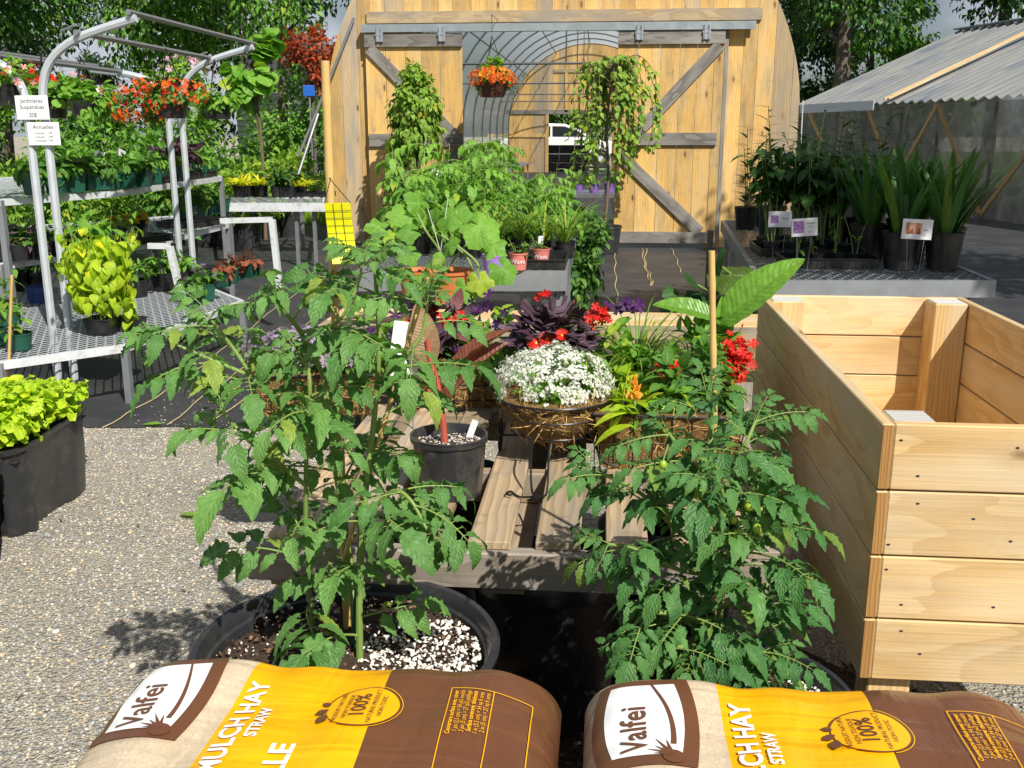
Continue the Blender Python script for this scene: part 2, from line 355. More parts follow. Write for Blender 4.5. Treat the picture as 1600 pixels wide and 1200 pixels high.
k = N('soil'); p = k.pos(); v = k.voro(p, 95, out='Distance'); pk = k.math('MULTIPLY', k.val(v, .30, .42, 1., 0.), k.math('GREATER_THAN', k.noise(p, 38, 3), .5)); c = k.mix(k.noise(p, 60, 4), (.022, .013, .008), (.07, .042, .025)); c = k.mix(pk, c, (.8, .77, .72)); k.fin(c, .9); k.bump(k.noise(p, 90, 4), .9, .01)
k = N('perlite'); k.fin(k.mix(k.rnd(), (.88, .86, .82), (.72, .66, .58)), .8)
k = N('dirt'); p = k.pos(); k.fin(k.mix(k.noise(p, 50, 5), (.02, .012, .008), (.08, .05, .03)), .95); k.bump(k.noise(p, 80, 4), .9, .01)
k = N('bark_chip'); k.fin(k.mix(k.math('POWER', k.rnd(), 2.2), (.03, .016, .009), (.26, .15, .08)), .9)
k = N('coir'); p = k.pos(); c = k.mix(k.val(k.noise(p, 55, 7, .75, 4.), .35, .62), (.13, .06, .018), (.66, .40, .13)); k.fin(c, .9); k.bump(k.noise(p, 70, 6, .75, 4.), 1., .03)
k = N('coir_fibre'); k.fin(k.mix(k.rnd(), (.22, .11, .03), (.80, .50, .17)), .7)
k = N('film'); p = k.pos(); tl = k.n('BsdfTranslucent'); tl.inputs[0].default_value = (.86, .88, .90, 1); df = k.n('BsdfDiffuse'); df.inputs[0].default_value = (.75, .77, .79, 1)
m1 = k.n('MixShader'); m1.inputs[0].default_value = .38; k.l(tl.outputs[0], m1.inputs[1]); k.l(df.outputs[0], m1.inputs[2]); tp = k.n('BsdfTransparent'); m2 = k.n('MixShader'); m2.inputs[0].default_value = .4; k.l(tp.outputs[0], m2.inputs[1]); k.l(m1.outputs[0], m2.inputs[2]); k.l(m2.outputs[0], k.o.inputs[0])
k = N('film_dirt_fold_shade'); p = k.pos(); wr = k.noise(k.map(p, (1.0, 1.0, .55)), 1.5, 3, .5, 2.4)
gl = k.p; k.fin(k.mix(k.val(wr, .35, .7), (.26, .255, .24), (.80, .77, .69)), .25, 0, .8); k.bump(k.noise(p, 1.8, 6, .65, 3.5), 1., .35)  # noise paints the light and dark of folds into the dirty film's colour
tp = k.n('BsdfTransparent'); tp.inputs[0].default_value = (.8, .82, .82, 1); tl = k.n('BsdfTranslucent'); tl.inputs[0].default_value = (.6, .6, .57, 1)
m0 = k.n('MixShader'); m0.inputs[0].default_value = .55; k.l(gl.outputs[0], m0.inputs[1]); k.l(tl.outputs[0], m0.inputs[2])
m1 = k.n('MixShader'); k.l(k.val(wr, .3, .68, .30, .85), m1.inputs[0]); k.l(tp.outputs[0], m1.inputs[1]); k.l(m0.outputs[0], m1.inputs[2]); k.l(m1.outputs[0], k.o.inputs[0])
k = N('corrugated'); p = k.pos(); st = k.noise(k.map(k.loc(), (9, .8, 1)), 1., 6, .65); c = k.mix(k.val(st, .35, .7), (.27, .28, .29), (.46, .455, .43)); c = k.mix(k.val(k.noise(k.loc(), .55, 3), .52, .66, 0, .7), c, (.10, .16, .25)); k.fin(c, .45, 0, .5)
tl = k.n('BsdfTranslucent'); tl.inputs[0].default_value = (.5, .52, .52, 1); m0 = k.n('MixShader'); m0.inputs[0].default_value = .3; k.l(k.p.outputs[0], m0.inputs[1]); k.l(tl.outputs[0], m0.inputs[2]); k.l(m0.outputs[0], k.o.inputs[0])
k = N('grass_ground'); p = k.pos(); k.fin(k.mix(k.noise(p, 3, 6), (.045, .10, .015), (.13, .20, .03)), .9); k.bump(k.noise(p, 60, 4), .8, .05)

# leaves : two base colours, each leaf mixed at random between them
leafm('tomato', (.075, .20, .045), (.16, .33, .075), (.24, .36, .12), tr=.26, lat=7, vs=.5, bump=.38, rough=.5)
leafm('tomato_dark', (.05, .165, .04), (.11, .26, .06), (.15, .26, .12), tr=.22, lat=7, vs=.45, bump=.4, rough=.5)
leafm('lime', (.30, .48, .02), (.50, .62, .03), tr=.38, lat=6)
leafm('lettuce', (.36, .56, .02), (.58, .74, .04), tr=.35, lat=6)
leafm('bright', (.13, .32, .035), (.24, .45, .06), tr=.35, lat=7)
leafm('mid', (.06, .18, .025), (.14, .29, .045), tr=.3, lat=7)
leafm('dark', (.020, .075, .015), (.055, .14, .025), tr=.25, lat=8)
leafm('deep', (.012, .045, .012), (.035, .09, .02), tr=.2, lat=8)
leafm('vinem', (.15, .30, .03), (.27, .42, .055), tr=.3, lat=7)
leafm('squash', (.10, .28, .03), (.20, .42, .05), (.36, .52, .14), tr=.35, lat=5, vs=.7, rough=.55)
leafm('canna', (.16, .36, .04), (.24, .46, .07), (.30, .52, .10), tr=.4, lat=17, vs=.3, rough=.34, bump=.4)
leafm('bronze', (.20, .06, .04), (.28, .10, .06), (.45, .2, .12), tr=.3, lat=20, vs=.4, rough=.4)
leafm('tan', (.34, .21, .11), (.40, .26, .15), tr=.4, lat=20, vs=.4, rough=.45)
leafm('purple_leaf', (.045, .018, .035), (.13, .08, .11), tr=.12, lat=5, rough=.5)
leafm('redleaf', (.30, .07, .03), (.42, .13, .06), tr=.3, lat=5)
leafm('maple_red', (.30, .03, .02), (.45, .11, .03), tr=.35, lat=5)
leafm('grass', (.12, .26, .03), (.28, .42, .07), tr=.3, lat=0, vs=.1, bump=0)
leafm('grass_far', (.10, .22, .02), (.22, .34, .04), tr=.3, lat=0, vs=.1, bump=0)
leafm('yellow_leaf', (.62, .60, .03), (.80, .78, .06), tr=.35, lat=0, vs=.1)
leafm('iris', (.035, .12, .025), (.08, .21, .04), tr=.25, lat=0, vs=.2, bump=0)
for nm, a_, b_ in (('f_white', (.78, .78, .76), (.88, .88, .86)), ('f_red', (.62, .012, .01), (.80, .03, .015)), ('f_orange', (.75, .09, .01), (.85, .20, .015)), ('f_purple', (.20, .10, .28), (.38, .24, .45)),
                   ('f_pink', (.72, .35, .5), (.80, .55, .68)), ('f_dark', (.035, .01, .06), (.10, .02, .14)), ('f_yellow', (.85, .55, .02), (.9, .7, .05)), ('f_amber', (.85, .28, .02), (.9, .42, .03)), ('f_lilac', (.30, .22, .36), (.50, .42, .56)), ('f_rose', (.8, .12, .1), (.85, .4, .35))):
    leafm(nm, a_, b_, a_, tr=.25, rough=.6, lat=0, vs=.1, bump=0, tw=1.)
# ---------------------------------------------------------------- leaves and plants
def leaf(m, n=6, w=.5, p=.8, q=.9, fold=.25, curl=.5, ser=0., wave=0., base=0., lobe=0.):
    """unit leaf along +Y"""
    g = G(); u = np.linspace(0, 1, n); wd = w * .5 * (np.sin(np.pi * np.clip(u, 1e-4, 1 - 1e-4) ** p) ** q + base * (1 - u))
    wd[-1] = 0
    if ser: wd = wd * (1 + ser * np.where(np.arange(n) % 2 == 0, -1, 1))
    if lobe: wd = wd * (1 + lobe * np.sin(u * 2 * math.pi * 3.2 + 1.2))
    a = curl * u; y = np.cumsum(np.concatenate([[0], np.diff(u) * np.cos(a[1:])])); z = -np.cumsum(np.concatenate([[0], np.diff(u) * np.sin(a[1:])]))
    V = []; Lc = []
    for i in range(n):
        wz = wave * math.sin(i * 1.9)
        zz = fold * wd[i]
        V += [(-wd[i], y[i] - zz * math.sin(a[i]) * 0, z[i] + zz + wz * wd[i]), (0, y[i], z[i]), (wd[i], y[i], z[i] + zz - wz * wd[i])]
        Lc += [(u[i], -1, 0), (u[i], 0, 0), (u[i], 1, 0)]
    Fc = []
    for i in range(n - 1):
        b = 3 * i
        Fc += [(b, b + 1, b + 4, b + 3), (b + 1, b + 2, b + 5, b + 4)]
    g.add(V, Fc, Lc, 0., m); return g
def quick(m, w=.5, fold=.2, curl=.25):
    """four-sided folded leaf for far foliage"""
    g = G(); g.add([(0, 0, 0), (-w / 2, .45, fold * w), (0, 1, -curl), (w / 2, .45, fold * w), (0, .5, 0)], [(0, 4, 1), (4, 2, 1), (0, 3, 4), (4, 3, 2)], [(0, 0, 0), (.45, -1, 0), (1, 0, 0), (.45, 1, 0), (.5, 0, 0)], 0., m); return g
def palm(m, n=26, lobes=5, depth=.25, cup=.12, ser=.05, notch=.5, seed=0):
    """broad lobed leaf, petiole at the origin, length about 1 along +Y"""
    r_ = np.random.default_rng(seed); th = np.linspace(-math.pi * .93, math.pi * .93, n); g = G(); V = [(0, 0, 0)]; Lc = [(0, 0, 0)]
    for ring in (.5, 1.):
        for i, t in enumerate(th):
            R = .62 * (1 - depth * .5 + depth * .5 * math.cos(t * lobes)) * (1 + .12 * math.cos(t)) * (1 + ser * (-1) ** i)
            R *= ring; x = R * math.sin(t); y = R * math.cos(t) + .0
            V.append((x, y, -cup * ring ** 2 * (1 + .5 * math.sin(3 * t + seed)) + .03 * math.sin(5 * t) * ring)); Lc.append((ring, ((t / math.pi * 2.5) % 1) * 2 - 1, 0))
    Fc = [(0, 1 + i + 1, 1 + i) for i in range(n - 1)] + [(1 + i, 2 + i, 2 + n + i, 1 + n + i) for i in range(n - 1)]
    g.add(V, Fc, Lc, 0., m); return g
def disc(m, n=5, inner=.35, cup=.2, cm=None):
    g = G(); V = [(0, 0, 0)]; Fc = []
    for i in range(n):
        a = 2 * math.pi * i / n; h = math.pi / n
        for t, r in ((a - h * .95, inner), (a - h * .55, 1.), (a + h * .55, 1.), (a + h * .95, inner)):
            V.append((r * math.cos(t), r * math.sin(t), cup * r))
        b = 1 + 4 * i; Fc += [(0, b, b + 3), (b, b + 1, b + 2, b + 3)]
    V = np.array(V)[:, [0, 2, 1]]   # faces +Y
    g.add(V, Fc, None, 0., m)
    if cm: g.add([(0, .1, 0), (.2, .08, 0), (0, .08, .2), (-.2, .08, 0), (0, .08, -.2)], [(0, 1, 2), (0, 2, 3), (0, 3, 4), (0, 4, 1)], None, 0., cm)
    return g
def tomleaf(seed, m='tomato', stem='stem_green'):
    """compound leaf: rachis with pairs of drooping lobed leaflets, unit length along +Y"""
    r_ = np.random.default_rng(seed); g = G(); n = 9; cv = r_.uniform(.35, 1.0); u = np.linspace(0, 1, n) * .72; a = cv * u * 1.3
    y = np.cumsum(np.concatenate([[0], np.diff(u) * np.cos(a[1:])])); z = -np.cumsum(np.concatenate([[0], np.diff(u) * np.sin(a[1:])]))
    P = np.stack([r_.uniform(-.03, .03) * np.sin(u * 5), y, z], 1); g.tube(P, np.linspace(.013, .006, n), stem, 5)
    def put(i, side, ln, back=.35):
        lf = leaf(m, 19, r_.uniform(.36, .50), .66, .85, r_.uniform(.1, .4), r_.uniform(.5, 1.5), ser=.085, wave=r_.uniform(0, .25), lobe=.13)
        T = P[min(i + 1, n - 1)] - P[i - 1]; T /= np.linalg.norm(T); D = T * (back if side else 1) + np.array([side, 0, r_.uniform(-.35, .1)])
        D = D if side else T + np.array([0, 0, -.3]); st = P[i]
        if side:
            e = st + D / np.linalg.norm(D) * .05; g.tube([st, e], .005, stem, 4, cap=False); st = e
        g.inst(lf, [st], [D], [[side * .2 * r_.uniform(-1, 1), .2, 1]], [ln], np.array([r_.uniform(0, .3)]))
    for i, ln in ((3, .30), (5, .37), (7, .36)):
        for sd_ in (-1, 1): put(i, sd_, ln * r_.uniform(.75, 1.12), r_.uniform(.3, .7))
    for i in (4, 6):
        for sd_ in (-1, 1):
            if r_.random() < .8: put(i, sd_, r_.uniform(.08, .14))
    put(n - 1, 0, r_.uniform(.38, .50)); return g
def sph(n):
    v = rng.normal(size=(n, 3)); return v / np.linalg.norm(v, axis=1)[:, None]
def bush(g, c, rad, n, tpl, size, droop=.3, clumps=None, spread=.35, shell=.55, up=1., jit=.3, outw=1.):
    """leaves through an uneven crown volume; tpl may be a list"""
    c = np.asarray(c, float); rad = np.asarray(rad, float); tp = tpl if isinstance(tpl, list) else [tpl]
    if clumps:
        cc = sph(clumps) * (shell + (1 - shell) * rng.random((clumps, 1))) ; k = rng.integers(0, clumps, n)
        p = cc[k] * .85 + sph(n) * (rng.random((n, 1)) ** .5) * spread; rn = np.mod(rng.random(clumps)[k] * .6 + rng.random(n) * .4, 1)
    else:
        p = sph(n) * (shell + (1 - shell) * rng.random((n, 1))) ; rn = rng.random(n)
    pos = c + p * rad; out = p / (np.linalg.norm(p, axis=1)[:, None] + 1e-6)
    d = out * outw + rng.normal(size=(n, 3)) * .5 + np.array([0, 0, -droop]); u = out * .6 + np.array([0, 0, up]) + rng.normal(size=(n, 3)) * .35
    sz = size * (1 + jit * rng.uniform(-1, 1, n)); k = rng.integers(0, len(tp), n)
    for i, t in enumerate(tp):
        s_ = k == i; g.inst(t, pos[s_], d[s_], u[s_], sz[s_], rn[s_])
def tuft(g, c, n, h, tpl, spread=.03, lean=.5, jit=.3):
    """blades rising from a clump"""
    a = U(0, 2 * math.pi, n); l = lean * rng.random(n) ** .7; o = np.stack([np.cos(a), np.sin(a), np.zeros(n)], 1)
    d = o * l[:, None] + np.array([0, 0, 1.]); g.inst(tpl, np.asarray(c) + o * (spread * rng.random(n))[:, None], d, o * -1 + np.array([0, 0, .3]), h * (1 + jit * U(-1, 1, n)))
def stalks(g, c, rad, n, h, tpl, size, sm='stem_green', per=8, lean=.2, thick=.003, droop=.2, top=0.):
    """n upright stems each set with leaves; top>0 keeps leaves to the upper share"""
    for i in range(n):
        a = U(0, 6.28); r = rad * math.sqrt(rng.random()); b = np.asarray(c, float) + np.array([r * math.cos(a), r * math.sin(a), 0]); hh = h * U(.75, 1.1); l = np.array([math.cos(a), math.sin(a), 0]) * lean * hh * r / max(rad, 1e-4) + rng.normal(size=3) * [.04, .04, 0] * hh
        P = catmull([b, b + l * .35 + [0, 0, hh * .5], b + l + [0, 0, hh]], 4); g.tube(P, np.linspace(thick, thick * .5, len(P)), sm, 4, cap=False)
        u = np.sort(top + (1 - top) * (np.arange(per) + rng.random(per)) / per); id_ = np.clip((u * (len(P) - 1)), 0, len(P) - 1.001); i0 = id_.astype(int); fr = (id_ - i0)[:, None]; pp = P[i0] * (1 - fr) + P[i0 + 1] * fr
        az = np.arange(per) * 2.4 + a; d = np.stack([np.cos(az), np.sin(az), U(-.1, .5, per) - droop], 1); g.inst(tpl if not isinstance(tpl, list) else tpl[i % len(tpl)], pp, d, [0, 0, 1], size * U(.65, 1.15, per) * (1.15 - .4 * u))
def flowers(g, c, rad, n, tpl, size, top=True, jit=.3, shell=.92, tilt=.5, cone=.1):
    v = sph(n * 3); v = v[v[:, 2] > cone][:n] if top else v[:n]; n = len(v)
    g.inst(tpl, np.asarray(c) + v * np.asarray(rad) * (shell + (1.05 - shell) * rng.random((n, 1))), v + rng.normal(size=(n, 3)) * tilt * .5, rng.normal(size=(n, 3)), size * (1 + jit * U(-1, 1, n)))
def pot(name, parent, r, h, m='black_pot', rib=0, soil='dirt', taper=.82, c=(0, 0, 0), seg=28):
    g = G(); rb = r * taper
    g.lathe(c, [(rb * .5, .003), (rb, 0), (rb, .004), (rb + (r - rb) * .45, h * .45), (r * .985, h * .86), (r * .99, h * .9), (r * 1.045, h * .905), (r * 1.05, h * .95), (r * 1.03, h * .955), (r * 1.05, h), (r * .98, h), (r * .93, h * .86), (rb * .9, .02)], m, seg, rib, r * .012 if rib else 0, rows=(2, 3, 4))
    o = obj(name, g, parent)
    if soil:
        s_ = G(); q = np.linspace(0, 2 * math.pi, 20, endpoint=False); V = [(c[0], c[1], c[2] + h * .86)] + [(c[0] + .94 * r * math.cos(t), c[1] + .94 * r * math.sin(t), c[2] + h * .84) for t in q]
        s_.add(V, [(0, 1 + i, 1 + (i + 1) % 20) for i in range(20)], None, 0, soil); obj('soil', s_, parent)
    return o
def tree(name, label, base, h, crown, rad, n, lf, size, trunk_r=.16, group=None, clumps=26, bark='bark', limbs=7, lean=(0, 0), cat='tree', spread=.3, low=None):
    t = thing(name, label, cat, base, group); g = G(); c = np.asarray(crown, float)
    top = np.array([lean[0], lean[1], c[2] + rad[2] * .5]); P = catmull([(0, 0, -.1), top * .4 + [.05 * h / 5, 0, 0], top * .75, top], 5); g.tube(P, np.linspace(trunk_r, trunk_r * .25, len(P)), bark, 9)
    for i in range(limbs):
        s0 = P[int(len(P) * U(.35, .8))]; e = c + sph(1)[0] * np.array(rad) * .75; m_ = (s0 + e) / 2 + [0, 0, .1 * rad[2]]; g.tube(catmull([s0, m_, e], 4), np.linspace(trunk_r * .4, trunk_r * .08, 9), bark, 5)
    obj('trunk', g, t); g = G(); bush(g, c, rad, n, lf, size, .35, clumps, spread, .45)
    obj('crown', g, t); return t
def textmesh(s, size, bold=0., cond=1.):
    """flat lettering as vertices and triangles, origin at the left of the baseline"""
    cu = bpy.data.curves.new('t', 'FONT'); cu.body = s; cu.size = size; cu.offset = bold; cu.space_character = 1.0; cu.resolution_u = 3
    o = bpy.data.objects.new('t', cu); COL.objects.link(o); dg = bpy.context.evaluated_depsgraph_get(); me = bpy.data.meshes.new_from_object(o.evaluated_get(dg))
    bm = bmesh.new(); bm.from_mesh(me); bmesh.ops.triangulate(bm, faces=bm.faces[:])
    V = np.array([tuple(v.co) for v in bm.verts]) if len(bm.verts) else np.zeros((0, 3)); Fc = [tuple(v.index for v in f.verts) for f in bm.faces]; bm.free()
    bpy.data.objects.remove(o); bpy.data.curves.remove(cu); bpy.data.meshes.remove(me); V[:, 0] *= cond; return V, Fc
def card(name, label, cat, c, w_, h_, facing, stakes, lines, group=None, pic=None, m='white_card', stake_h=.15, tiltv=0., cm='galv'):
    """printed card on wire legs: c bottom centre of the card, facing = angle of its normal from -Y"""
    t = thing(name, label, cat, c, group, facing); g = G(); g.box((0, 0, h_ / 2), (w_, .003, h_), m, cham=.0008); cd_ = obj('card', g, t, False)
    if tiltv: cd_.rotation_euler = (0, tiltv, 0)
    for s, sz, x, z in lines:
        V, Fc = textmesh(s, sz); g = G()
        if len(V): V = V + [x - (V[:, 0].max()) / 2, 0, 0]; g.add(np.stack([V[:, 0], np.full(len(V), -.0022), V[:, 1] + z], 1), Fc, None, 0, 'ink'); obj('lettering', g, cd_, False)
    if pic:
        g = G(); pw, ph, px_, pz_, pm = pic; g.add([(px_ - pw / 2, -.0021, pz_ - ph / 2), (px_ + pw / 2, -.0021, pz_ - ph / 2), (px_ + pw / 2, -.0021, pz_ + ph / 2), (px_ - pw / 2, -.0021, pz_ + ph / 2)], [(0, 1, 2, 3)], [(0, 0, 0), (1, 0, 0), (1, 1, 0), (0, 1, 0)], 0, pm); obj('picture', g, cd_, False)
    if stakes:
        for s in (-1, 1):
            g = G(); g.tube([(s * w_ * .28, .003, h_ * .6), (s * w_ * .28, .003, 0), (s * w_ * .2, .003, -stake_h)], .0018, cm, 5); obj('wire_leg', g, t)
    return t

# leaf library
T_LIME = leaf('lime', 7, .72, .62, .7, .25, .9); T_LET = [leaf('lettuce', 6, .8, 1.1, .6, .3, .9, wave=.6), leaf('lettuce', 6, .9, 1.0, .6, -.2, 1.3, wave=.5)]
T_BRI = leaf('bright', 6, .5, .8, .9, .25, .6); T_MID = leaf('mid', 6, .48, .8, .9, .25, .6); T_DRK = leaf('dark', 6, .46, .8, .9, .25, .7)
T_MIDS = leaf('mid', 7, .55, .8, .8, .25, .8, ser=.16); T_BRIS = leaf('bright', 7, .55, .8, .8, .25, .8, ser=.16)
T_DPS = leaf('deep', 5, .22, .9, .9, .2, .3); T_DPW = leaf('dark', 8, .5, .75, .8, .2, .9, ser=.14)
T_VINE = leaf('vinem', 6, .52, .7, .8, .2, .7); Q_D = quick('dark', .6); Q_M = quick('mid', .6); Q_B = quick('bright', .6); Q_X = quick('deep', .6); Q_R = quick('maple_red', .7); Q_V = quick('vinem', .5)
T_SQ = [palm('squash', seed=1), palm('squash', seed=5, depth=.18, cup=.2), palm('bright', seed=9, depth=.3)]
T_SQD = [palm('dark', seed=2, depth=.15)]
T_HEART = palm('bright', 18, 1, .25, .1, .0, seed=3)
T_PUR = palm('purple_leaf', 22, 5, .75, .12, .02, seed=4)
T_IRIS = leaf('iris', 7, .075, .45, .5, .3, .35, base=.3); T_GRA = leaf('grass', 6, .022, .5, .5, .2, 1.3, base=.4); T_GRF = leaf('grass_far', 4, .06, .5, .5, .2, .8, base=.4); T_YEL = leaf('yellow_leaf', 5, .12, .5, .5, .3, 1.1, base=.3)
T_REDL = leaf('redleaf', 6, .4, .8, .9, .25, .5); T_PURS = leaf('purple_leaf', 6, .4, .8, .9, .2, .6); T_YB = leaf('lime', 8, .36, .8, .9, .3, .7)
TOM = [tomleaf(i) for i in range(7)]; TOMD = [tomleaf(20 + i, 'tomato_dark') for i in range(7)]; TOMB = [tomleaf(40 + i, 'bright') for i in range(3)]; TOMM = [tomleaf(50 + i, 'mid') for i in range(3)]
FL = {c: disc('f_' + c, 5, .3, .25) for c in ('white', 'red', 'orange', 'purple', 'pink', 'dark', 'yellow', 'lilac', 'rose', 'amber')}
F_GER = disc('f_red', 18, .3, .25, 'f_yellow')
# ================================================================ setting
Yg = 14.0; XC = -.635; RG = 3.22; HC = 1.72; OPT = 2.86
g = G(); s_ = 400.; g.add([(-s_, -s_, 0), (s_, -s_, 0), (s_, s_, 0), (-s_, s_, 0)], [(0, 1, 2, 3)], None, 0, 'gravel'); obj('ground', g, None, False, kind='structure')
g = G(); nx = 60
P = []; xs = np.linspace(-9, 9, nx)
for x in xs: P.append((x, 5.02 + .04 * math.sin(x * 3) + .03 * math.sin(x * 7.3) + .02 * x, .006))
for x in xs: P.append((x, Yg + 30, .006))
g.add(P, [(i, i + 1, nx + i + 1, nx + i) for i in range(nx - 1)], None, 0, 'fabric'); obj('landscape_fabric', g, None, False, kind='structure')
g = G()
for pts in (((160, 668), (240, 622), (330, 560), (420, 490), (500, 430)), ((262, 663), (345, 600), (420, 548), (500, 490)), ((335, 655), (470, 560), (560, 500)), ((962, 388), (961, 410), (962, 440), (965, 475)), ((1003, 388), (1006, 410), (1012, 430), (1018, 446)), ((1010, 388), (1008, 412), (1016, 430), (1020, 446)), ((1049, 388), (1057, 405), (1063, 425)), ((917, 400), (913, 440), (909, 470))):
    q = catmull([at(a, b, z=.013) for a, b in pts], 6); q[:, 0] += .012 * np.sin(np.arange(len(q)) * 1.3); g.tube(q, .0035 if pts[0][1] > 500 else .006, 'straw_bit', 4)
obj('selvedge_threads', g, None, kind='stuff', label='yellow threads lying on the black fabric', cat='threads')
# loose stones
st = G(); b = bmesh.new(); bmesh.ops.create_icosphere(b, subdivisions=1, radius=.5); V = np.array([tuple(v.co) for v in b.verts]); V = V * [1, 1.35, .55] * (1 + .18 * np.random.default_rng(3).uniform(-1, 1, (len(V), 1))); b.verts.index_update(); Fs = [tuple(v.index for v in f.verts) for f in b.faces]; b.free(); st.add(V, Fs, None, 0, 'pebble')
g = G(); n = 42000; x = U(-3.2, -.25, n); y = 1.6 + 3.4 * rng.random(n); sz = .004 + .0095 * rng.random(n) ** 2.4; sz[:500] *= 1.9
a = U(0, 6.28, n); d = np.stack([np.cos(a), np.sin(a), U(-.2, .2, n)], 1); g.inst(st, np.stack([x, y, sz * .18], 1), d, [0, 0, 1], sz)
n = 9000; x = U(-.3, 2.6, n); y = U(1.3, 5.0, n); sz = .006 + .012 * rng.random(n) ** 2; a = U(0, 6.28, n); d = np.stack([np.cos(a), np.sin(a), U(-.2, .2, n)], 1); g.inst(st, np.stack([x, y, sz * .18], 1), d, [0, 0, 1], sz)
n = 900; x = U(-2.6, 1, n); y = 5.0 + 3.5 * rng.random(n) ** 2; sz = .004 + .007 * rng.random(n); a = U(0, 6.28, n); d = np.stack([np.cos(a), np.sin(a), U(-.2, .2, n)], 1); g.inst(st, np.stack([x, y, sz * .2 + .008], 1), d, [0, 0, 1], sz)
obj('gravel', g, None, kind='stuff', label='loose grey and buff gravel stones on the ground', cat='gravel')
g = G(); n = 5200; x = U(-7.5, -3.6, n); y = U(17, 24, n); g.inst(T_GRF, np.stack([x, y, x * 0], 1), np.stack([U(-.3, .3, n), U(-.3, .3, n), np.ones(n)], 1), [0, -1, .2], U(.25, .6, n)); obj('grass', g, None, kind='stuff', label='sunny green grass behind the left greenhouse corner', cat='grass')
g = G(); g.add([(-60, 22, .01), (-4.2, 17, .01), (-4.2, 60, .01), (-60, 60, .01)], [(0, 1, 2, 3)], None, 0, 'grass_ground'); obj('lawn', g, None, False, kind='structure')
g = G(); g.add([(4.5, 22, .01), (60, 22, .01), (60, 90, .01), (4.5, 90, .01)], [(0, 1, 2, 3)], None, 0, 'grass_ground'); obj('field', g, None, False, kind='structure')

# ================================================================ wooden greenhouse
gh = thing('greenhouse', 'wooden fronted hoop greenhouse with sliding plank doors and clear plastic cover', 'greenhouse', (XC, Yg, 0))
def arch(x, R=RG): x = min(abs(x), R); return HC + math.sqrt(max(0, R * R - x * x))
def boards(g, x0, x1, ya, yb, m, z0=None, wmin=.17, wmax=.26, open_=None, gap=.004, zt=None):
    x = x0
    while x < x1 - .02:
        w_ = U(wmin, wmax); w_ = w_ if x + w_ < x1 - .1 else x1 - x; xa, xb = x + gap / 2, x + w_ - gap / 2; x += w_
        zb = .02 if z0 is None else z0
        if open_ and xa > open_[0] - .1 and xb < open_[1] + .1: zb = open_[2]
        xs = np.linspace(xa, xb, 5); tops = [arch(q) if zt is None else zt for q in xs]
        dy = U(0, .006); g.prism([(xa, zb), (xb, zb)] + [(q, t_) for q, t_ in zip(xs[::-1], tops[::-1])], 'y', ya - dy, yb, m if rng.random() < .72 or m != 'barn' else 'barn_old')
g = G(); boards(g, -RG, RG, 0, .025, 'barn', open_=(-1.95, 2.0, OPT + .08)); obj('front_wall', g, gh, False)
g = G(); g.box((.02, -.022, 3.06), (5.25, .035, .15), 'barn_old'); obj('header_board', g, gh, False)
g = G(); g.box((-.05, -.115, 2.955), (5.22, .09, .012), 'track'); g.box((-.05, -.155, 2.91), (5.22, .012, .10), 'track'); g.box((-.05, -.075, 2.91), (5.22, .012, .10), 'track'); obj('door_track', g, gh, False)
def door(x0, x1, zb, parts, label):
    g = G(); x = x0; ys = -.075
    while x < x1 - .02:
        w_ = U(.2, .29); w_ = w_ if x + w_ < x1 - .12 else x1 - x; g.box((x + w_ / 2, ys - .011 - U(0, .003), (zb + 2.84) / 2), (w_ - .005, .022, 2.84 - zb), 'barn'); x += w_
    d = obj('door', g, gh, False, label=label)
    for nm, a, b_, wd in parts:
        g = G(); g.beam((a[0], ys - .045, a[1]), (b_[0], ys - .045, b_[1]), .034 if nm == 'brace' else .040, wd, 'greywood'); obj(nm, g, d, False)
    return d
def hanger(d, x):
    g = G(); g.box((x, -.155, 2.80), (.10, .012, .13), 'zinc', cham=.003); g.tube([(x - .03, -.17, 2.74), (x - .03, -.17, 2.92)], .012, 'zinc', 6); g.tube([(x + .03, -.17, 2.74), (x + .03, -.17, 2.92)], .012, 'zinc', 6); g.box((x, -.165, 2.83), (.11, .02, .02), 'zinc'); obj('hanger', g, d)
lx = lambda px, py: at(px, py, y=Yg - .1)[0] - XC
lz = lambda px, py: at(px, py, y=Yg - .1)[2]
xa, xb = lx(570, 60), lx(722, 60)
d1 = door(xa, xb, .10, [('top_rail', (xa, 2.76), (xb, 2.76), .17), ('middle_rail', (xa + .02, lz(640, 219)), (xb, lz(640, 219)), .17), ('brace', (xa + .06, 2.66), (xb - .05, 1.45), .15), ('brace', (xb - .05, 1.29), (xa + .15, .25), .15), ('bottom_rail', (xa, .18), (xb, .18), .16)], 'left plank door with dark diagonal brace, partly behind a climber')
hanger(d1, lx(594, 58)); hanger(d1, lx(691, 55))
xa, xb = lx(966, 60), lx(1133, 60)
d2 = door(xa, xb, .08, [('top_rail', (xa, 2.77), (xb, 2.77), .17), ('middle_rail', (xa + .3, lz(1060, 217)), (xb - .05, lz(1060, 217)), .16), ('brace', (xb - .06, 2.67), (xa + .28, 1.55), .15), ('brace', (xa + .05, 1.28), (xb - .22, .24), .15), ('bottom_rail', (xa - .02, .155), (xb - .12, .155), .15)], 'right plank door with two grey diagonal braces and three rails')
hanger(d2, lx(999, 48)); hanger(d2, lx(1104, 48))
g = G(); g.box((xb + .03, -.055, 1.5), (.05, .03, 2.8), 'greywood'); obj('stop_batten', g, gh, False)
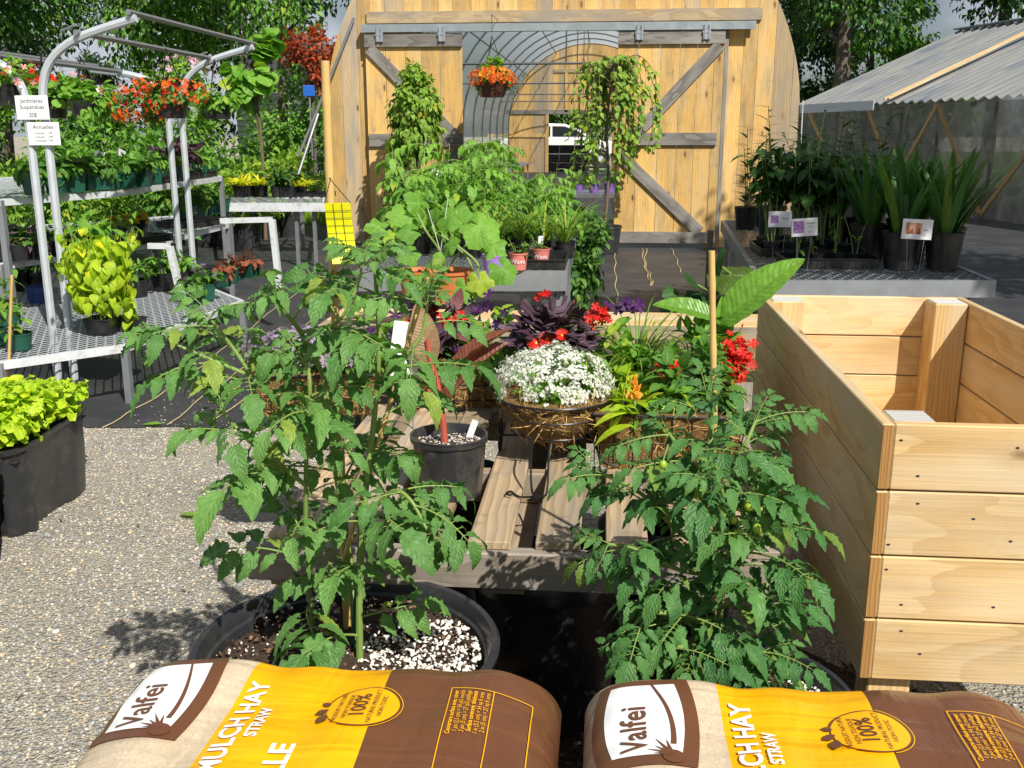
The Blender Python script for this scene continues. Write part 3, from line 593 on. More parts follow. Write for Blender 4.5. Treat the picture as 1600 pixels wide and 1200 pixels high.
# hoops, ties, purlins, cover, far wall
YE = 40.6 - Yg; ap = [(RG - .06) * np.array([math.cos(t), math.sin(t)]) for t in np.linspace(0, math.pi, 26)]
for i, y in enumerate(np.linspace(.35, YE - .3, 13)):
    g = G(); P = [(RG - .06, y, 0)] + [(q[0], y, HC + q[1]) for q in ap] + [(-RG + .06, y, 0)]; g.tube(P, .024, 'dark_tube', 7); obj('hoop', g, gh)
    if i % 3 == 1:
        g = G(); w_ = math.sqrt((RG - .06) ** 2 - (2.62 - HC) ** 2); g.tube([(-w_, y, 2.62), (w_, y, 2.62)], .02, 'dark_tube', 6); g.tube([(0, y, 2.62), (0, y, HC + RG - .08)], .014, 'dark_tube', 6); obj('tie_bar', g, gh)
for t in (40, 65, 90, 115, 140):
    q = (RG - .1) * np.array([math.cos(math.radians(t)), math.sin(math.radians(t))]); g = G(); g.tube([(q[0], .1, HC + q[1]), (q[0], YE, HC + q[1])], .018, 'dark_tube', 6); obj('purlin', g, gh)
for s in (-1, 1):
    g = G(); g.box((s * (RG - .03), YE / 2, .9), (.04, YE - .2, .14), 'barn_old'); obj('hip_board', g, gh, False)
g = G(); na = 40; th = np.linspace(-.0, math.pi, na); ys = np.linspace(.03, YE, 42); V = []
for y in ys:
    V.append((RG - .01, y, .5))
    for t in th: V.append(((RG - .01) * math.cos(t), y, HC + (RG - .01) * math.sin(t) - .012 * math.cos(y / (YE / 20) * 2 * math.pi)))
    V.append((-RG + .01, y, .5))
n2 = na + 2; g.add(V, [(j * n2 + i, j * n2 + i + 1, (j + 1) * n2 + i + 1, (j + 1) * n2 + i) for j in range(len(ys) - 1) for i in range(n2 - 1)], None, 0, 'film'); obj('plastic_cover', g, gh, 'all')
fx0, fx1 = at(858, 200, y=40.6)[0] - XC, at(958, 200, y=40.6)[0] - XC
g = G(); boards(g, -RG, RG, YE, YE + .03, 'barn', open_=(fx0 - 0.02, fx1, 2.28)); obj('rear_wall', g, gh, False)
g = G(); g.box(((fx0 - 2.4 + fx1) / 2, YE - .03, 2.35), (fx1 - fx0 + 3.0, .04, .16), 'greywood'); g.box((fx0 - .08, YE - .03, 1.15), (.13, .04, 2.25), 'barn'); g.box((fx0 - 1.3, YE - .03, 1.45), (2.3, .04, .13), 'barn'); g.box((0.2, YE - .03, 3.9), (3.2, .04, .12), 'barn_old'); g.box((-.9, YE - .03, 3.1), (.12, .04, 1.5), 'barn'); g.box((1.5, YE - .03, 3.1), (.12, .04, 1.5), 'barn'); obj('rear_frame', g, gh, False)
g = G(); g.tube([(RG + .02, -.05, HC + .25), (RG + .05, -.05, 0.4)], .008, 'string', 5); obj('cord', g, gh)
# rod leaning on the wall
g = G(); a = at(553, 28, y=Yg - .05); b_ = at(513, 128, y=Yg - .12); b_ = a + (b_ - a) * 2.2; g.tube([a, b_], .02, 'steel', 7); t = obj('metal_rod', g, None); tag(t, 'thin grey rod leaning on the greenhouse wall left of the doors', 'rod')

# ================================================================ plastic covered house to the right
pA = np.array([4.06, 26.2]); e0 = at(1600, 147, z=2.2); e1 = at(1250, 166, z=2.2)
def ph_pt(u, off, z): d = (e1 - e0)[:2]; d = d / np.linalg.norm(d); nrm = np.array([d[1], -d[0]]); p = e0[:2] + d * u + nrm * off; return np.array([p[0], p[1], z])
LN = float(np.linalg.norm((e1 - e0)[:2])); U0 = -5.0
ph = thing('polytunnel', 'low house with corrugated clear roof and wrinkled plastic walls beside the greenhouse', 'greenhouse')
off_s = 1.
RZ = 4.05; RO = 4.2
g = G(); nc = 260; uu = np.linspace(U0, LN, nc); V = []; Lc = []
for u in uu:
    wz = .035 * math.sin(u * 2 * math.pi / .32)
    for s in (0, .33, .66, 1.): V.append(ph_pt(u, -.25 + s * (RO + .25), 2.16 + s * (RZ - 2.16) + wz)); Lc.append((u, s * 4, 0))
g.add(V, [(4 * i + j, 4 * i + j + 1, 4 * i + j + 5, 4 * i + j + 4) for i in range(nc - 1) for j in range(3)], Lc, 0, 'corrugated'); obj('roof', g, ph)
g = G(); V = []; Lc = []
for u in uu:
    wz = .035 * math.sin(u * 2 * math.pi / .32)
    for s in (0, 1.): V.append(ph_pt(u, RO + s * (RO + .25), RZ + s * (2.16 - RZ) + wz)); Lc.append((u, s * 4, 0))
g.add(V, [(2 * i, 2 * i + 1, 2 * i + 3, 2 * i + 2) for i in range(nc - 1)], Lc, 0, 'corrugated'); obj('roof', g, ph)
g = G(); g.beam(ph_pt(U0, RO, RZ + .05), ph_pt(LN, RO, RZ + .05), .3, .03, 'galv'); obj('ridge_cap', g, ph, False)
g = G(); g.beam(ph_pt(LN - 4.4, -.27, 2.24), ph_pt(LN - 4.4, RO - .2, RZ + .08), .09, .03, 'pine'); g.beam(ph_pt(LN - 4.25, -.27, 2.24), ph_pt(LN - 4.25, RO - .2, RZ + .08), .05, .03, 'pine'); obj('roof_batten', g, ph, False)
g = G(); nU, nZ = 220, 22; V = []; r9 = np.random.default_rng(9)
ph1, ph2 = r9.uniform(0, 6, 6), r9.uniform(.5, 2.2, 6)
for i in range(nU):
    u = U0 + (LN - U0) * i / (nU - 1)
    for j in range(nZ):
        z = 2.12 * j / (nZ - 1); V.append(ph_pt(u, .07 + .05 * math.sin(u * 2.1 + z * 3) * (z / 2) + .045 * math.sin(u * 5.7 - z * 4.1) + .03 * math.sin(11 * u + 5 * z) + .02 * math.sin(17 * u - 7 * z), z))
g.add(V, [(i * nZ + j, i * nZ + j + 1, (i + 1) * nZ + j + 1, (i + 1) * nZ + j) for i in range(nU - 1) for j in range(nZ - 1)], None, 0, 'film_dirt_fold_shade'); obj('plastic_wall', g, ph, 'all')
g = G(); V = [ph_pt(LN, 0, 0), ph_pt(LN, 0, 2.1), ph_pt(LN, RO, RZ), ph_pt(LN, 2 * RO, 2.1), ph_pt(LN, 2 * RO, 0)]; g.add(V, [(0, 1, 2, 3, 4)], None, 0, 'film_dirt_fold_shade'); obj('gable', g, ph, False)
g = G(); g.add([ph_pt(U0, 2 * RO, 0), ph_pt(U0, 2 * RO, 2.1), ph_pt(LN, 2 * RO, 2.1), ph_pt(LN, 2 * RO, 0)], [(0, 1, 2, 3)], None, 0, 'film_dirt_fold_shade'); obj('rear_plastic_wall', g, ph, False)
g = G(); g.beam(ph_pt(LN - 3.9, -.29, 2.12), ph_pt(LN, -.29, 2.12), .02, .2, 'alu'); obj('fascia', g, ph, False)
def onwall(px, py, off=0.):
    """where the sight line through this pixel meets the long wall"""
    d = (e1 - e0)[:2] / LN; nr = np.array([d[1], -d[0]]); r = _f + (px - 800) / F * _r - (py - 600) / F * _u
    t = ((e0[:2] + nr * off) @ nr) / (r[:2] @ nr); return np.array([0, 0, CH]) + t * r
for (p0, q0, p1, q1) in ((1262, 172, 1284, 222), (1354, 168, 1378, 230), (1464, 165, 1412, 258), (1466, 165, 1530, 335), (1600, 245, 1532, 335)):
    g = G(); g.beam(onwall(p0, q0, -.04), onwall(p1, q1, -.04), .10, .03, 'brace', up=(1, 0, 0)); obj('brace', g, ph, False)
for p0 in (1308, 1352, 1407, 1465, 1553): g = G(); q = onwall(p0, 200, .1); g.beam((q[0], q[1], 0), (q[0], q[1], 2.1), .06, .05, 'greywood', up=(1, 0, 0)); obj('post', g, ph, False)
for u in np.arange(U0, LN, 1.6): g = G(); g.beam(ph_pt(u, 0, 2.06), ph_pt(u, RO, RZ - .07), .05, .08, 'greywood'); obj('rafter', g, ph, False)

# ================================================================ beyond the far door
cr_ = thing('parked_car', 'white car parked beyond the far door of the greenhouse', 'car', (float(at(868, 200, y=47.)[0]) + .2, 47., 0), None, math.radians(4), 1.3)
# side view, nose to the right
body = [(-2.2, .35), (-2.2, .85), (-1.9, 1.0), (-1.35, 1.06), (.95, 1.02), (1.9, .9), (2.2, .68), (2.22, .35)]; roof = [(-1.75, 1.0), (-1.25, 1.42), (-.6, 1.52), (.15, 1.5), (.7, 1.3), (1.15, 1.0)]
g = G(); g.prism(body, 'y', -.85, .85, 'car_white'); g.prism(roof, 'y', -.68, .68, 'car_white'); cb = obj('body', g, cr_, False); cb.modifiers.new('b', 'BEVEL').width = .05
for y in (-.69, .69):
    g = G(); g.prism([(-1.5, 1.07), (-1.15, 1.36), (-.35, 1.42), (-.35, 1.07)], 'y', y - .005, y + .005, 'glass_dark'); obj('window', g, cr_, False)
    g = G(); g.prism([(-.27, 1.07), (-.27, 1.42), (.15, 1.41), (.62, 1.25), (.9, 1.07)], 'y', y - .005, y + .005, 'glass_dark'); obj('window', g, cr_, False)
for x in (-1.35, 1.4):
    for y in (-.8, .8):
        g = G(); n = 24; pr = [(.1, -.1), (.3, -.11), (.33, -.08), (.33, .08), (.3, .11), (.1, .1)]; th = np.linspace(0, 6.283, n, endpoint=False); V = [(x + r * math.cos(t), y + w2, .33 + r * math.sin(t)) for r, w2 in pr for t in th]; g.add(V, [(i * n + j, i * n + (j + 1) % n, (i + 1) * n + (j + 1) % n, (i + 1) * n + j) for i in range(5) for j in range(n)], None, 0, 'rubber'); wh = obj('wheel', g, cr_)
        g = G(); V = [(x, y - .09 * (1 if y < 0 else -1), .33)] + [(x + .2 * math.cos(t), y - .105 * (1 if y < 0 else -1), .33 + .2 * math.sin(t)) for t in th]; g.add(V, [(0, 1 + j, 1 + (j + 1) % n) for j in range(n)], None, 0, 'alu'); obj('rim', g, wh)
cg = 'black crates stacked beyond the far door'
def crate():
    t = thing('nursery_crate', 'black plastic crate stacked beyond the far greenhouse door', 'crate', (0, 0, 0), cg); g = G()
    for z in (.02, .12, .24, .33):
        for y in (-.2, .2): g.box((0, y, z), (.6, .012, .035), 'black_pot')
        for x in (-.3, .3): g.box((x, 0, z), (.012, .4, .035), 'black_pot')
    for x in (-.3, -.15, 0, .15, .3):
        for y in (-.2, .2): g.box((x, y, .17), (.03, .012, .34), 'black_pot')
    g.box((0, 0, .012), (.58, .38, .01), 'black_pot'); g.box((0, .17, .17), (.56, .01, .3), 'black_pot'); obj('basket', g, t, False); return t
c0 = crate(); cb_ = at(878, 268, z=0); i = 0
for k_ in range(3):
    for j in range(3):
        l = (cb_[0] - .45 + k_ * .63, 41.9 + .02 * j, .36 * j)
        if i == 0: c0.location = l
        else: dup(c0, l)
        i += 1
# ================================================================ benches
def mesh_top(name, parent, poly, z, step=.045, wr=.0035, m='alu'):
    """expanded metal sheet over the convex polygon poly (x,y)"""
    P = np.array(poly); g = G()
    for sx in (.5, -.5):
        nrm = np.array([1, -sx * 1.0]) / math.hypot(1, sx); pr = P @ nrm; t = pr.min() + step / 2
        dr = np.array([-nrm[1], nrm[0]])
        while t < pr.max():
            hits = []
            for i in range(len(P)):
                a, b = P[i], P[(i + 1) % len(P)]; da, db = a @ nrm - t, b @ nrm - t
                if da * db < 0: hits.append(a + (b - a) * da / (da - db))
            if len(hits) == 2: g.beam((*hits[0], z), (*hits[1], z), .009, .003, m)
            t += step
    return obj(name, g, parent, False)
def rimmed(parent, poly, z, hgt=.045, m='white_steel', th=.03, name='edge_rail'):
    P = [np.array(p) for p in poly]
    for i in range(len(P)):
        g = G(); g.beam((*P[i], z - hgt / 2 + .008), (*P[(i + 1) % len(P)], z - hgt / 2 + .008), th, hgt, m); obj(name, g, parent, False)
def legs(parent, pts, z, m='galv', w_=.04):
    for p in pts: g = G(); g.box((p[0], p[1], z / 2), (w_, w_, z), m); obj('leg', g, parent, False)
def xy(px, py, z): return tuple(at(px, py, z=z)[:2])

# left display bench with arched tubes
lb = thing('display_bench', 'tiered white metal display bench with arched tubes carrying hanging baskets', 'bench')
PL = [xy(-260, 610, .35), xy(0, 567, .35), xy(195, 540, .35), xy(378, 471, .35), xy(300, 440, .35), xy(-260, 470, .35)]
mesh_top('lower_shelf', lb, PL, .35, .05); rimmed(lb, PL, .35)
PM = [xy(-260, 445, .7), xy(0, 413, .7), xy(232, 381, .7), xy(356, 350, .7), xy(300, 336, .7), xy(-260, 375, .7)]
mesh_top('middle_shelf', lb, PM, .7, .06); rimmed(lb, PM, .7)
PT = [xy(-260, 335, 1.12), xy(0, 313, 1.12), xy(178, 300, 1.12), xy(345, 277, 1.12), xy(290, 266, 1.12), xy(-260, 290, 1.12)]
mesh_top('upper_shelf', lb, PT, 1.12, .08); rimmed(lb, PT, 1.12)
legs(lb, [PL[1], PL[2], PL[3], PL[4]], .35); legs(lb, [PM[1], PM[2], PM[3]], .7); legs(lb, [PT[1], PT[3], PT[4]], 1.12)
for pts in (((232, 384), (265, 385), (283, 463)), ((345, 345), (425, 343), (437, 450))):
    y0 = at(*pts[2], z=.36)[1]; q = [at(a, b, y=y0) for a, b in pts]; g = G(); g.beam(q[0], q[1], .04, .04, 'white_steel'); g.beam(q[1], q[2], .045, .045, 'white_steel'); obj('end_frame', g, lb, False)
p0 = at(95, 512, z=.35); DX = .11
def tubes(y, nm):
    for dx in (-DX / 2, DX / 2):
        g = G(); g.tube([(p0[0] + dx, y, 0), (p0[0] + dx, y, 1.3), (p0[0] + dx, y, 1.7)], .026, 'alu', 8); obj('post', g, lb)
    x = p0[0] + DX / 2; g = G(); g.tube(catmull([(x, y, 1.66), (x, y, 1.78), (x + .04, y, 1.92), (x + .14, y, 2.03), (x + .30, y, 2.11), (x + .62, y, 2.2)], 6), .026, 'alu', 8); obj('arch_tube', g, lb)
    x = p0[0] - DX / 2; g = G(); g.tube(catmull([(x, y, 1.66), (x, y, 1.74), (x - .04, y, 1.86), (x - .14, y, 1.95), (x - .30, y, 2.0), (x - .62, y, 2.04)], 6), .026, 'alu', 8); obj('arch_tube', g, lb)
y0_, y1_ = p0[1], p0[1] + 2.0
tubes(y0_, 'a'); tubes(y1_, 'b')
ZR = 2.2; XR = p0[0] + DX / 2 + .6; XL = p0[0] - DX / 2 - .6
for x, z, ya in ((XR, 2.21, y0_ - .05), (XR - .33, 2.1, y0_ - .05), (XL, 2.05, y0_ - .6), (XL + .25, 2.0, y0_ - .6)):
    g = G(); g.tube([(x, ya, z + .02), (x, y1_ + .1, z + .02)], .017, 'steel', 7); obj('hanging_rail', g, lb)
for y in (y0_, y1_):
    g = G(); x = p0[0] + DX / 2 + .17; g.tube([(x, y - .03, 2.07), (x, y - .03, 2.13), (x + .09, y - .03, 2.16)], .008, 'steel', 5); obj('hook', g, lb)

def basket(label, c, r, plant, rail_z, m='black_pot', n=400, group='hanging baskets on the left display bench', wires=3):
    t = thing('hanging_basket', label, 'hanging basket', c, group); pot('pot', t, r, r * 1.05, m)
    g = G()
    for k_ in range(wires): a = k_ * 2.1 + .4; g.tube([(r * math.cos(a), r * math.sin(a), r), (0, 0, rail_z - c[2])], .0035, 'black_wire', 4)
    obj('hanger_wires', g, t); g = G(); plant(g, r); obj('foliage', g, t); return t
def pl_flow(fl, lf, n, nf, fs, ls, rad=(2.0, 2.0, 1.2), dz=1.35):
    def f(g, r):
        bush(g, (0, 0, r * dz), np.array(rad) * r, n, lf, ls, .5, 14, .45, .4); flowers(g, (0, 0, r * dz), np.array(rad) * r, nf, fl, fs, cone=-.35)
    return f
by = lambda px, py, y: at(px, py, y=y)
basket('basket of bright orange and red flowers spilling over a wide black pot', by(268, 185, 6.75), .115, lambda g, r: (bush(g, (0, 0, .15), (.2, .2, .12), 350, T_MID, .05, .3, 10), bush(g, (-.16, -.05, .08), (.20, .13, .17), 300, T_MID, .045, .6, 8), flowers(g, (-.18, -.05, .09), (.22, .14, .17), 150, FL['orange'], .017, cone=-.8), flowers(g, (.03, 0, .16), (.24, .2, .1), 120, FL['orange'], .016, cone=-.6), flowers(g, (-.1, -.05, .1), (.24, .16, .14), 80, FL['red'], .016, cone=-.7)), 2.1)
basket('hanging basket of plain green leaves, rightmost on the tubes', by(341, 186, 7.8), .115, lambda g, r: (bush(g, (0, 0, .16), (.17, .17, .11), 320, T_BRI, .06, .4, 9), bush(g, (-.1, .0, .14), (.12, .12, .13), 120, T_BRI, .06, .8, 5)), 2.1)
basket('basket of lilac and white flowers above the orange one', by(288, 150, 8.2), .12, pl_flow(FL['pink'], T_BRI, 360, 60, .024, .05), 2.1)
basket('large leafy geranium basket with red blooms near the near arch', by(78, 185, 6.6), .13, lambda g, r: (bush(g, (0, 0, .16), (.33, .27, .17), 420, T_HEART, .055, .3, 16), flowers(g, (-.08, 0, .22), (.26, .22, .13), 18, FL['red'], .024), flowers(g, (.1, 0, .14), (.32, .25, .16), 8, FL['rose'], .024)), 2.1)
basket('leafy basket with two white flowers, between geranium and orange baskets', by(135, 180, 7.4), .12, lambda g, r: (bush(g, (0, 0, .12), (.24, .22, .16), 330, T_BRI, .065, .5, 12), flowers(g, (.05, -.05, .13), (.2, .2, .12), 7, FL['white'], .028)), 2.1)
basket('hanging basket with pale pink flowers at the outer left rail', by(12, 165, 6.0), .12, pl_flow(FL['rose'], T_BRI, 330, 18, .022, .055), 2.0)
basket('fine ferny hanging plant behind the empty wire loop', by(152, 132, 8.6), .12, lambda g, r: bush(g, (0, 0, .12), (.22, .22, .14), 700, T_DPS, .07, .6, 12), 2.1)

# price cards on the near posts
card('price_sign', 'upper white card lettered Jardinieres Suspendues 20$ on the near posts', 'sign', (p0[0] + .0, y0_ - .04, float(at(30, 187, y=y0_ - .04)[2])), .215, .14, math.radians(-4), False, [('Jardinières', .034, 0, .098), ('Suspendues', .034, 0, .062), ('20$', .034, 0, .016)])
card('price_sign', 'lower white card lettered Annuelles above a short price list', 'sign', (p0[0] + .055, y0_ - .04, float(at(43, 227, y=y0_ - .04)[2])), .21, .135, math.radians(-4), False, [('Annuelles', .034, 0, .096), ('4 pouces     1.99', .017, 0, .066), ('6 pouces     3.99', .017, 0, .044), ('10 pouces   7.99', .017, 0, .022)])

# ---- potted stock, one master of each kind then copies
class Kind:
    def __init__(s, build): s.b = build; s.m = None
    def put(s, loc, label, group, rz=None, sc=1., vary=.12):
        rz = U(0, 6.28) if rz is None else rz; sc *= U(1 - vary, 1 + vary)
        if s.m is None:
            s.m = s.b(); s.m.location = tuple(float(q) for q in loc); s.m.rotation_euler = (0, 0, rz); s.m.scale = (sc,) * 3; s.m['label'] = label; s.m['group'] = group; return s.m
        return dup(s.m, loc, rz, sc, label, group)
def sqpot(t, w_=.09, h=.085, m='green_pot', tp=.8):
    g = G(); a, b = w_ / 2 * tp, w_ / 2
    V = [(-a, -a, 0), (a, -a, 0), (a, a, 0), (-a, a, 0), (-b, -b, h), (b, -b, h), (b, b, h), (-b, b, h), (-b * 1.08, -b * 1.08, h), (b * 1.08, -b * 1.08, h), (b * 1.08, b * 1.08, h), (-b * 1.08, b * 1.08, h), (-b * 1.08, -b * 1.08, h * 1.08), (b * 1.08, -b * 1.08, h * 1.08), (b * 1.08, b * 1.08, h * 1.08), (-b * 1.08, b * 1.08, h * 1.08), (-b * .95, -b * .95, h * 1.08), (b * .95, -b * .95, h * 1.08), (b * .95, b * .95, h * 1.08), (-b * .95, b * .95, h * 1.08), (-b * .9, -b * .9, h * .86), (b * .9, -b * .9, h * .86), (b * .9, b * .9, h * .86), (-b * .9, b * .9, h * .86)]
    Fc = [(3, 2, 1, 0)] + [(4 * k_ + j, 4 * k_ + (j + 1) % 4, 4 * k_ + 4 + (j + 1) % 4, 4 * k_ + 4 + j) for k_ in range(5) for j in range(4)]
    g.add(V, Fc, None, 0, m); o = obj('pot', g, t, False); g = G(); g.add(V[20:24], [(0, 1, 2, 3)], None, 0, 'dirt'); obj('soil', g, t, False); return o
def small(name, lf, size, n, rad, z, potm='green_pot', fl=None, round_=False, pr=.05, ph_=.085, kind='bush', cat='potted plant', sm='stem_green', nf=25, fs=.02, **kw):
    def b():
        t = thing(name, 'x', cat)
        if round_: pot('pot', t, pr, ph_, potm, seg=18)
        else: sqpot(t, pr * 2, ph_, potm)
        g = G()
        if kind == 'bush': bush(g, (0, 0, z), rad, n, lf, size, .3, kw.get('cl', 8), .4, .4); g.tube([(0, 0, ph_ * .85), (0, 0, z)], .004, sm, 5)
        elif kind == 'stalks': stalks(g, (0, 0, ph_ * .85), pr * .6, n, z, lf, size, sm, kw.get('per', 7), kw.get('lean', .2), droop=kw.get('droop', .2), top=kw.get('top', .1), thick=kw.get('thick', .003))
        elif kind == 'tuft': tuft(g, (0, 0, ph_ * .85), n, z, lf, pr * .7, kw.get('lean', .5))
        obj('foliage', g, t)
        if fl: g = G(); flowers(g, (0, 0, z), np.array(rad) * 1.05, nf, fl, fs); obj('flowers', g, t)
        return t
    return Kind(b)
K_SEED = small('potted_seedling', T_BRI, .05, 90, (.07, .07, .06), .13)
K_SEED2 = small('potted_seedling', T_MIDS, .07, 60, (.09, .09, .07), .15)
K_DARK = small('potted_dark_plant', T_PURS, .09, 60, (.11, .11, .09), .16)
K_LIMEL = small('potted_seedling', T_LIME, .05, 60, (.07, .07, .05), .13, 'black_pot')
K_YEL = small('yellow_grass_pot', T_YEL, .22, 60, (.1,) * 3, .24, 'black_pot', kind='tuft', round_=True, pr=.08, ph_=.14, lean=.9)
K_SHR = small('potted_shrub', Q_B, .09, 500, (.34, .34, .42), .72, 'black_pot_dusty', round_=True, pr=.15, ph_=.28, cl=16)
K_SHR2 = small('potted_shrub', Q_M, .10, 500, (.30, .30, .60), .88, 'black_pot_dusty', round_=True, pr=.15, ph_=.28, cl=18)
K_SHR3 = small('potted_shrub', Q_V, .09, 420, (.34, .34, .34), .60, 'black_pot_dusty', round_=True, pr=.15, ph_=.28, cl=12)
K_TALL = small('potted_seedling', T_DPW, .11, 3, (.1,) * 3, .42, 'black_pot', kind='stalks', per=9, top=.35, lean=.3)
def line(k_, poly, n, z, label, group, sc=1., jit=.03):
    P = [np.array(q) for q in poly]
    for t in (np.arange(n) + .5) / n:
        q = P[0] + (P[1] - P[0]) * t; k_.put((q[0] + U(-jit, jit), q[1] + U(-jit, jit), z), label, group, sc=sc)
ZT = 1.14
def tray(loc, sx, sy, label, rz=0., grp='black nursery trays on the benches'):
    t = thing('nursery_tray', label, 'tray', loc, grp, rz); g = G()
    for s in (-1, 1): g.box((s * sx / 2, 0, .03), (.006, sy, .055), 'black_pot'); g.box((0, s * sy / 2, .03), (sx, .006, .055), 'black_pot'); g.box((s * (sx / 2 + .006), 0, .058), (.016, sy + .02, .004), 'black_pot'); g.box((0, s * (sy / 2 + .006), .0581), (sx, .016, .004), 'black_pot')
    g.box((0, 0, .004), (sx - .008, sy - .008, .004), 'black_pot')
    for i in range(1, int(sx / .08)): g.box((-sx / 2 + i * .08, 0, .02), (.003, sy - .01, .03), 'black_pot')
    for s in (-1, 1):
        for i in range(int(sx / .045)): g.box((-sx / 2 + .02 + i * .045, s * (sy / 2 + .003), .028), (.012, .008, .05), 'black_pot')
    obj('tray_body', g, t, False); return t
# upper shelf: front row of green pots in trays
e_a, e_b = np.array(PT[2]), np.array(PT[3]); dr = (e_b - e_a) / np.linalg.norm(e_b - e_a); nr_ = np.array([-dr[1], dr[0]]); nr_ = nr_ if nr_[0] < 0 else -nr_
ang = math.atan2(dr[1], dr[0])
Ls = np.linalg.norm(e_b - e_a)
for i in range(5): q = e_a + dr * (Ls * (i + .5) / 5) + nr_ * .18; tray((q[0], q[1], 1.13), Ls / 5 - .03, .30, 'black tray of small green pots along the front of the upper shelf', ang)
for r_i, off in enumerate((.09, .19, .29)): line(K_SEED if r_i != 1 else K_SEED2, (e_a + dr * .1 + nr_ * off, e_a + dr * Ls * .66 + nr_ * off), 11, ZT, 'small green seedling in a green pot on the upper shelf', 'seedlings on the upper display shelf', 1.25)
for off in (.12, .25): line(K_DARK, (e_a + dr * Ls * .64 + nr_ * off, e_a + dr * Ls * .78 + nr_ * off), 2, ZT, 'dark purple leaved plant among green seedlings on the upper shelf', 'dark leaved plants on the upper shelf', 1.2)
for off in (.1, .22): line(K_SEED, (e_a + dr * Ls * .78 + nr_ * off, e_b - dr * .05 + nr_ * off), 5, ZT, 'low seedling in a green pot at the far end of the upper shelf', 'far end seedlings on the upper shelf', 1.05)
b0, b1 = np.array(PT[1]), np.array(PT[2])
line(K_SEED2, (b0 + [0.1, .15], b1 + [-.05, .15]), 5, ZT, 'broad leaved seedling at the near end of the upper shelf', 'near end plants on the upper shelf', 1.3)
line(K_SEED2, (b0 + [0.1, .5], b1 + [.1, .5]), 5, ZT, 'broad leaved seedling at the near end of the upper shelf', 'near end plants on the upper shelf', 1.3)
for px, py in ((157, 250), (190, 245)): q = at(px, py, z=1.3); card('price_sign', 'small white card tilted among the upper shelf seedlings' + (', left one' if px < 170 else ', right one'), 'sign', q, .12, .075, .2 if px < 170 else -.5, True, [], stake_h=.14, tiltv=.3)
# middle shelf
m0, m1, m2 = np.array(PM[1]), np.array(PM[2]), np.array(PM[3])
for i in range(3): q = m0 + (m1 - m0) * (i + .5) / 3 + [0.0, .22]; tray((q[0], q[1], .71), .42, .3, 'black cell tray on the near half of the middle shelf', math.atan2(*(m1 - m0)[::-1]))
K_LOWB = small('mixed_green_pot', [T_MID, T_BRI], .075, 90, (.13, .13, .09), .2, 'black_pot', round_=True, pr=.1, ph_=.14)
K_BRZ = small('bronze_seedling', [T_PURS, T_MID], .06, 40, (.08, .08, .05), .11, 'black_pot'); K_CORN = small('broad_leaf_seedling', leaf('bright', 7, .3, .8, .9, .2, .9), .16, 3, (.1,) * 3, .2, 'black_pot', kind='stalks', per=5, lean=.4)
line(K_BRZ, (m0 + [-.5, .1], m0 + [.28, .12]), 8, .72, 'purplish seedling in the black cell tray on the middle shelf', 'purplish seedlings on the middle shelf', 1.1)
line(K_BRZ, (m0 + [-.5, .28], m0 + [.28, .3]), 8, .72, 'purplish seedling in the black cell tray on the middle shelf', 'purplish seedlings on the middle shelf', 1.1)
line(K_SEED, (m0 + [-.5, .45], m0 + [.5, .5]), 9, .72, 'green seedling at the back of the middle shelf', 'green seedlings at the back of the middle shelf', 1.3)
for i_, (px_, py_) in enumerate(((20, 455), (60, 450), (118, 455), (215, 462), (255, 452), (285, 446))): K_LOWB.put(at(px_, py_, z=.36), 'black pot of mixed green plants at the back of the lower shelf', 'black pots at the back of the lower shelf', sc=1.)
line(K_CORN, (m0 + [.42, .2], m1 + [-.25, .25]), 5, .72, 'seedling with long arching leaves on the middle shelf', 'long leaved seedlings on the middle shelf', 1.2)
K_COL = small('coleus_pot', palm('f_yellow', 12, 3, .1, .1, .02), .045, 50, (.08, .08, .05), .11, 'black_pot')
line(K_COL, (at(182, 372, z=.72)[:2], at(228, 360, z=.72)[:2]), 3, .72, 'yellow variegated coleus in a black pot on the middle shelf', 'yellow coleus on the middle shelf', 1.05)
q = at(300, 352, z=.71); tray((q[0], q[1], .71), .6, .34, 'dusty black tray at the far end of the middle shelf', math.radians(80))
line(K_SEED2, (at(285, 345, z=.72)[:2], at(350, 330, z=.72)[:2]), 6, .72, 'bright green herb in the far tray of the middle shelf', 'green herbs at the far end of the middle shelf', 1.5)
# lower shelf : lime plant and pots
lp = at(163, 520, z=.36); t = thing('lime_basil', 'dense yellow green plant with drooping pointed leaves in a square black pot', 'potted plant', lp)
sqpot(t, .17, .09, 'black_pot'); g = G(); stalks(g, (0, 0, .07), .09, 26, .56, leaf('lime', 8, .66, .6, .7, .3, 1.3), .082, 'stem_green', 9, .35, droop=.75, top=.25, thick=.0035); bush(g, (0, 0, .43), (.19, .16, .18), 240, leaf('lime', 7, .7, .6, .7, .3, 1.0), .078, 1.3, None, .4, .75); bush(g, (0, 0, .27), (.19, .16, .12), 100, leaf('lime', 7, .7, .6, .7, .3, 1.0), .07, 1.6, None, .4, .8); obj('foliage', g, t)
q = at(212, 515, z=.36); t = thing('small_heart_leaf_plant', 'small yellow green plant leaning over the shelf edge beside the tall lime one', 'potted plant', q); sqpot(t, .11, .07, 'black_pot'); g = G(); stalks(g, (0, 0, .05), .05, 6, .17, leaf('lime', 7, .8, .7, .7, .3, .8), .075, 'stem_green', 6, .7, droop=.6); obj('foliage', g, t)
K_LOW = small('broad_leaf_seedling', [leaf('bright', 7, .4, .8, .9, .2, .9), T_MID], .1, 4, (.1,) * 3, .22, 'green_pot', kind='stalks', per=6, lean=.35, round_=True, pr=.075, ph_=.1)
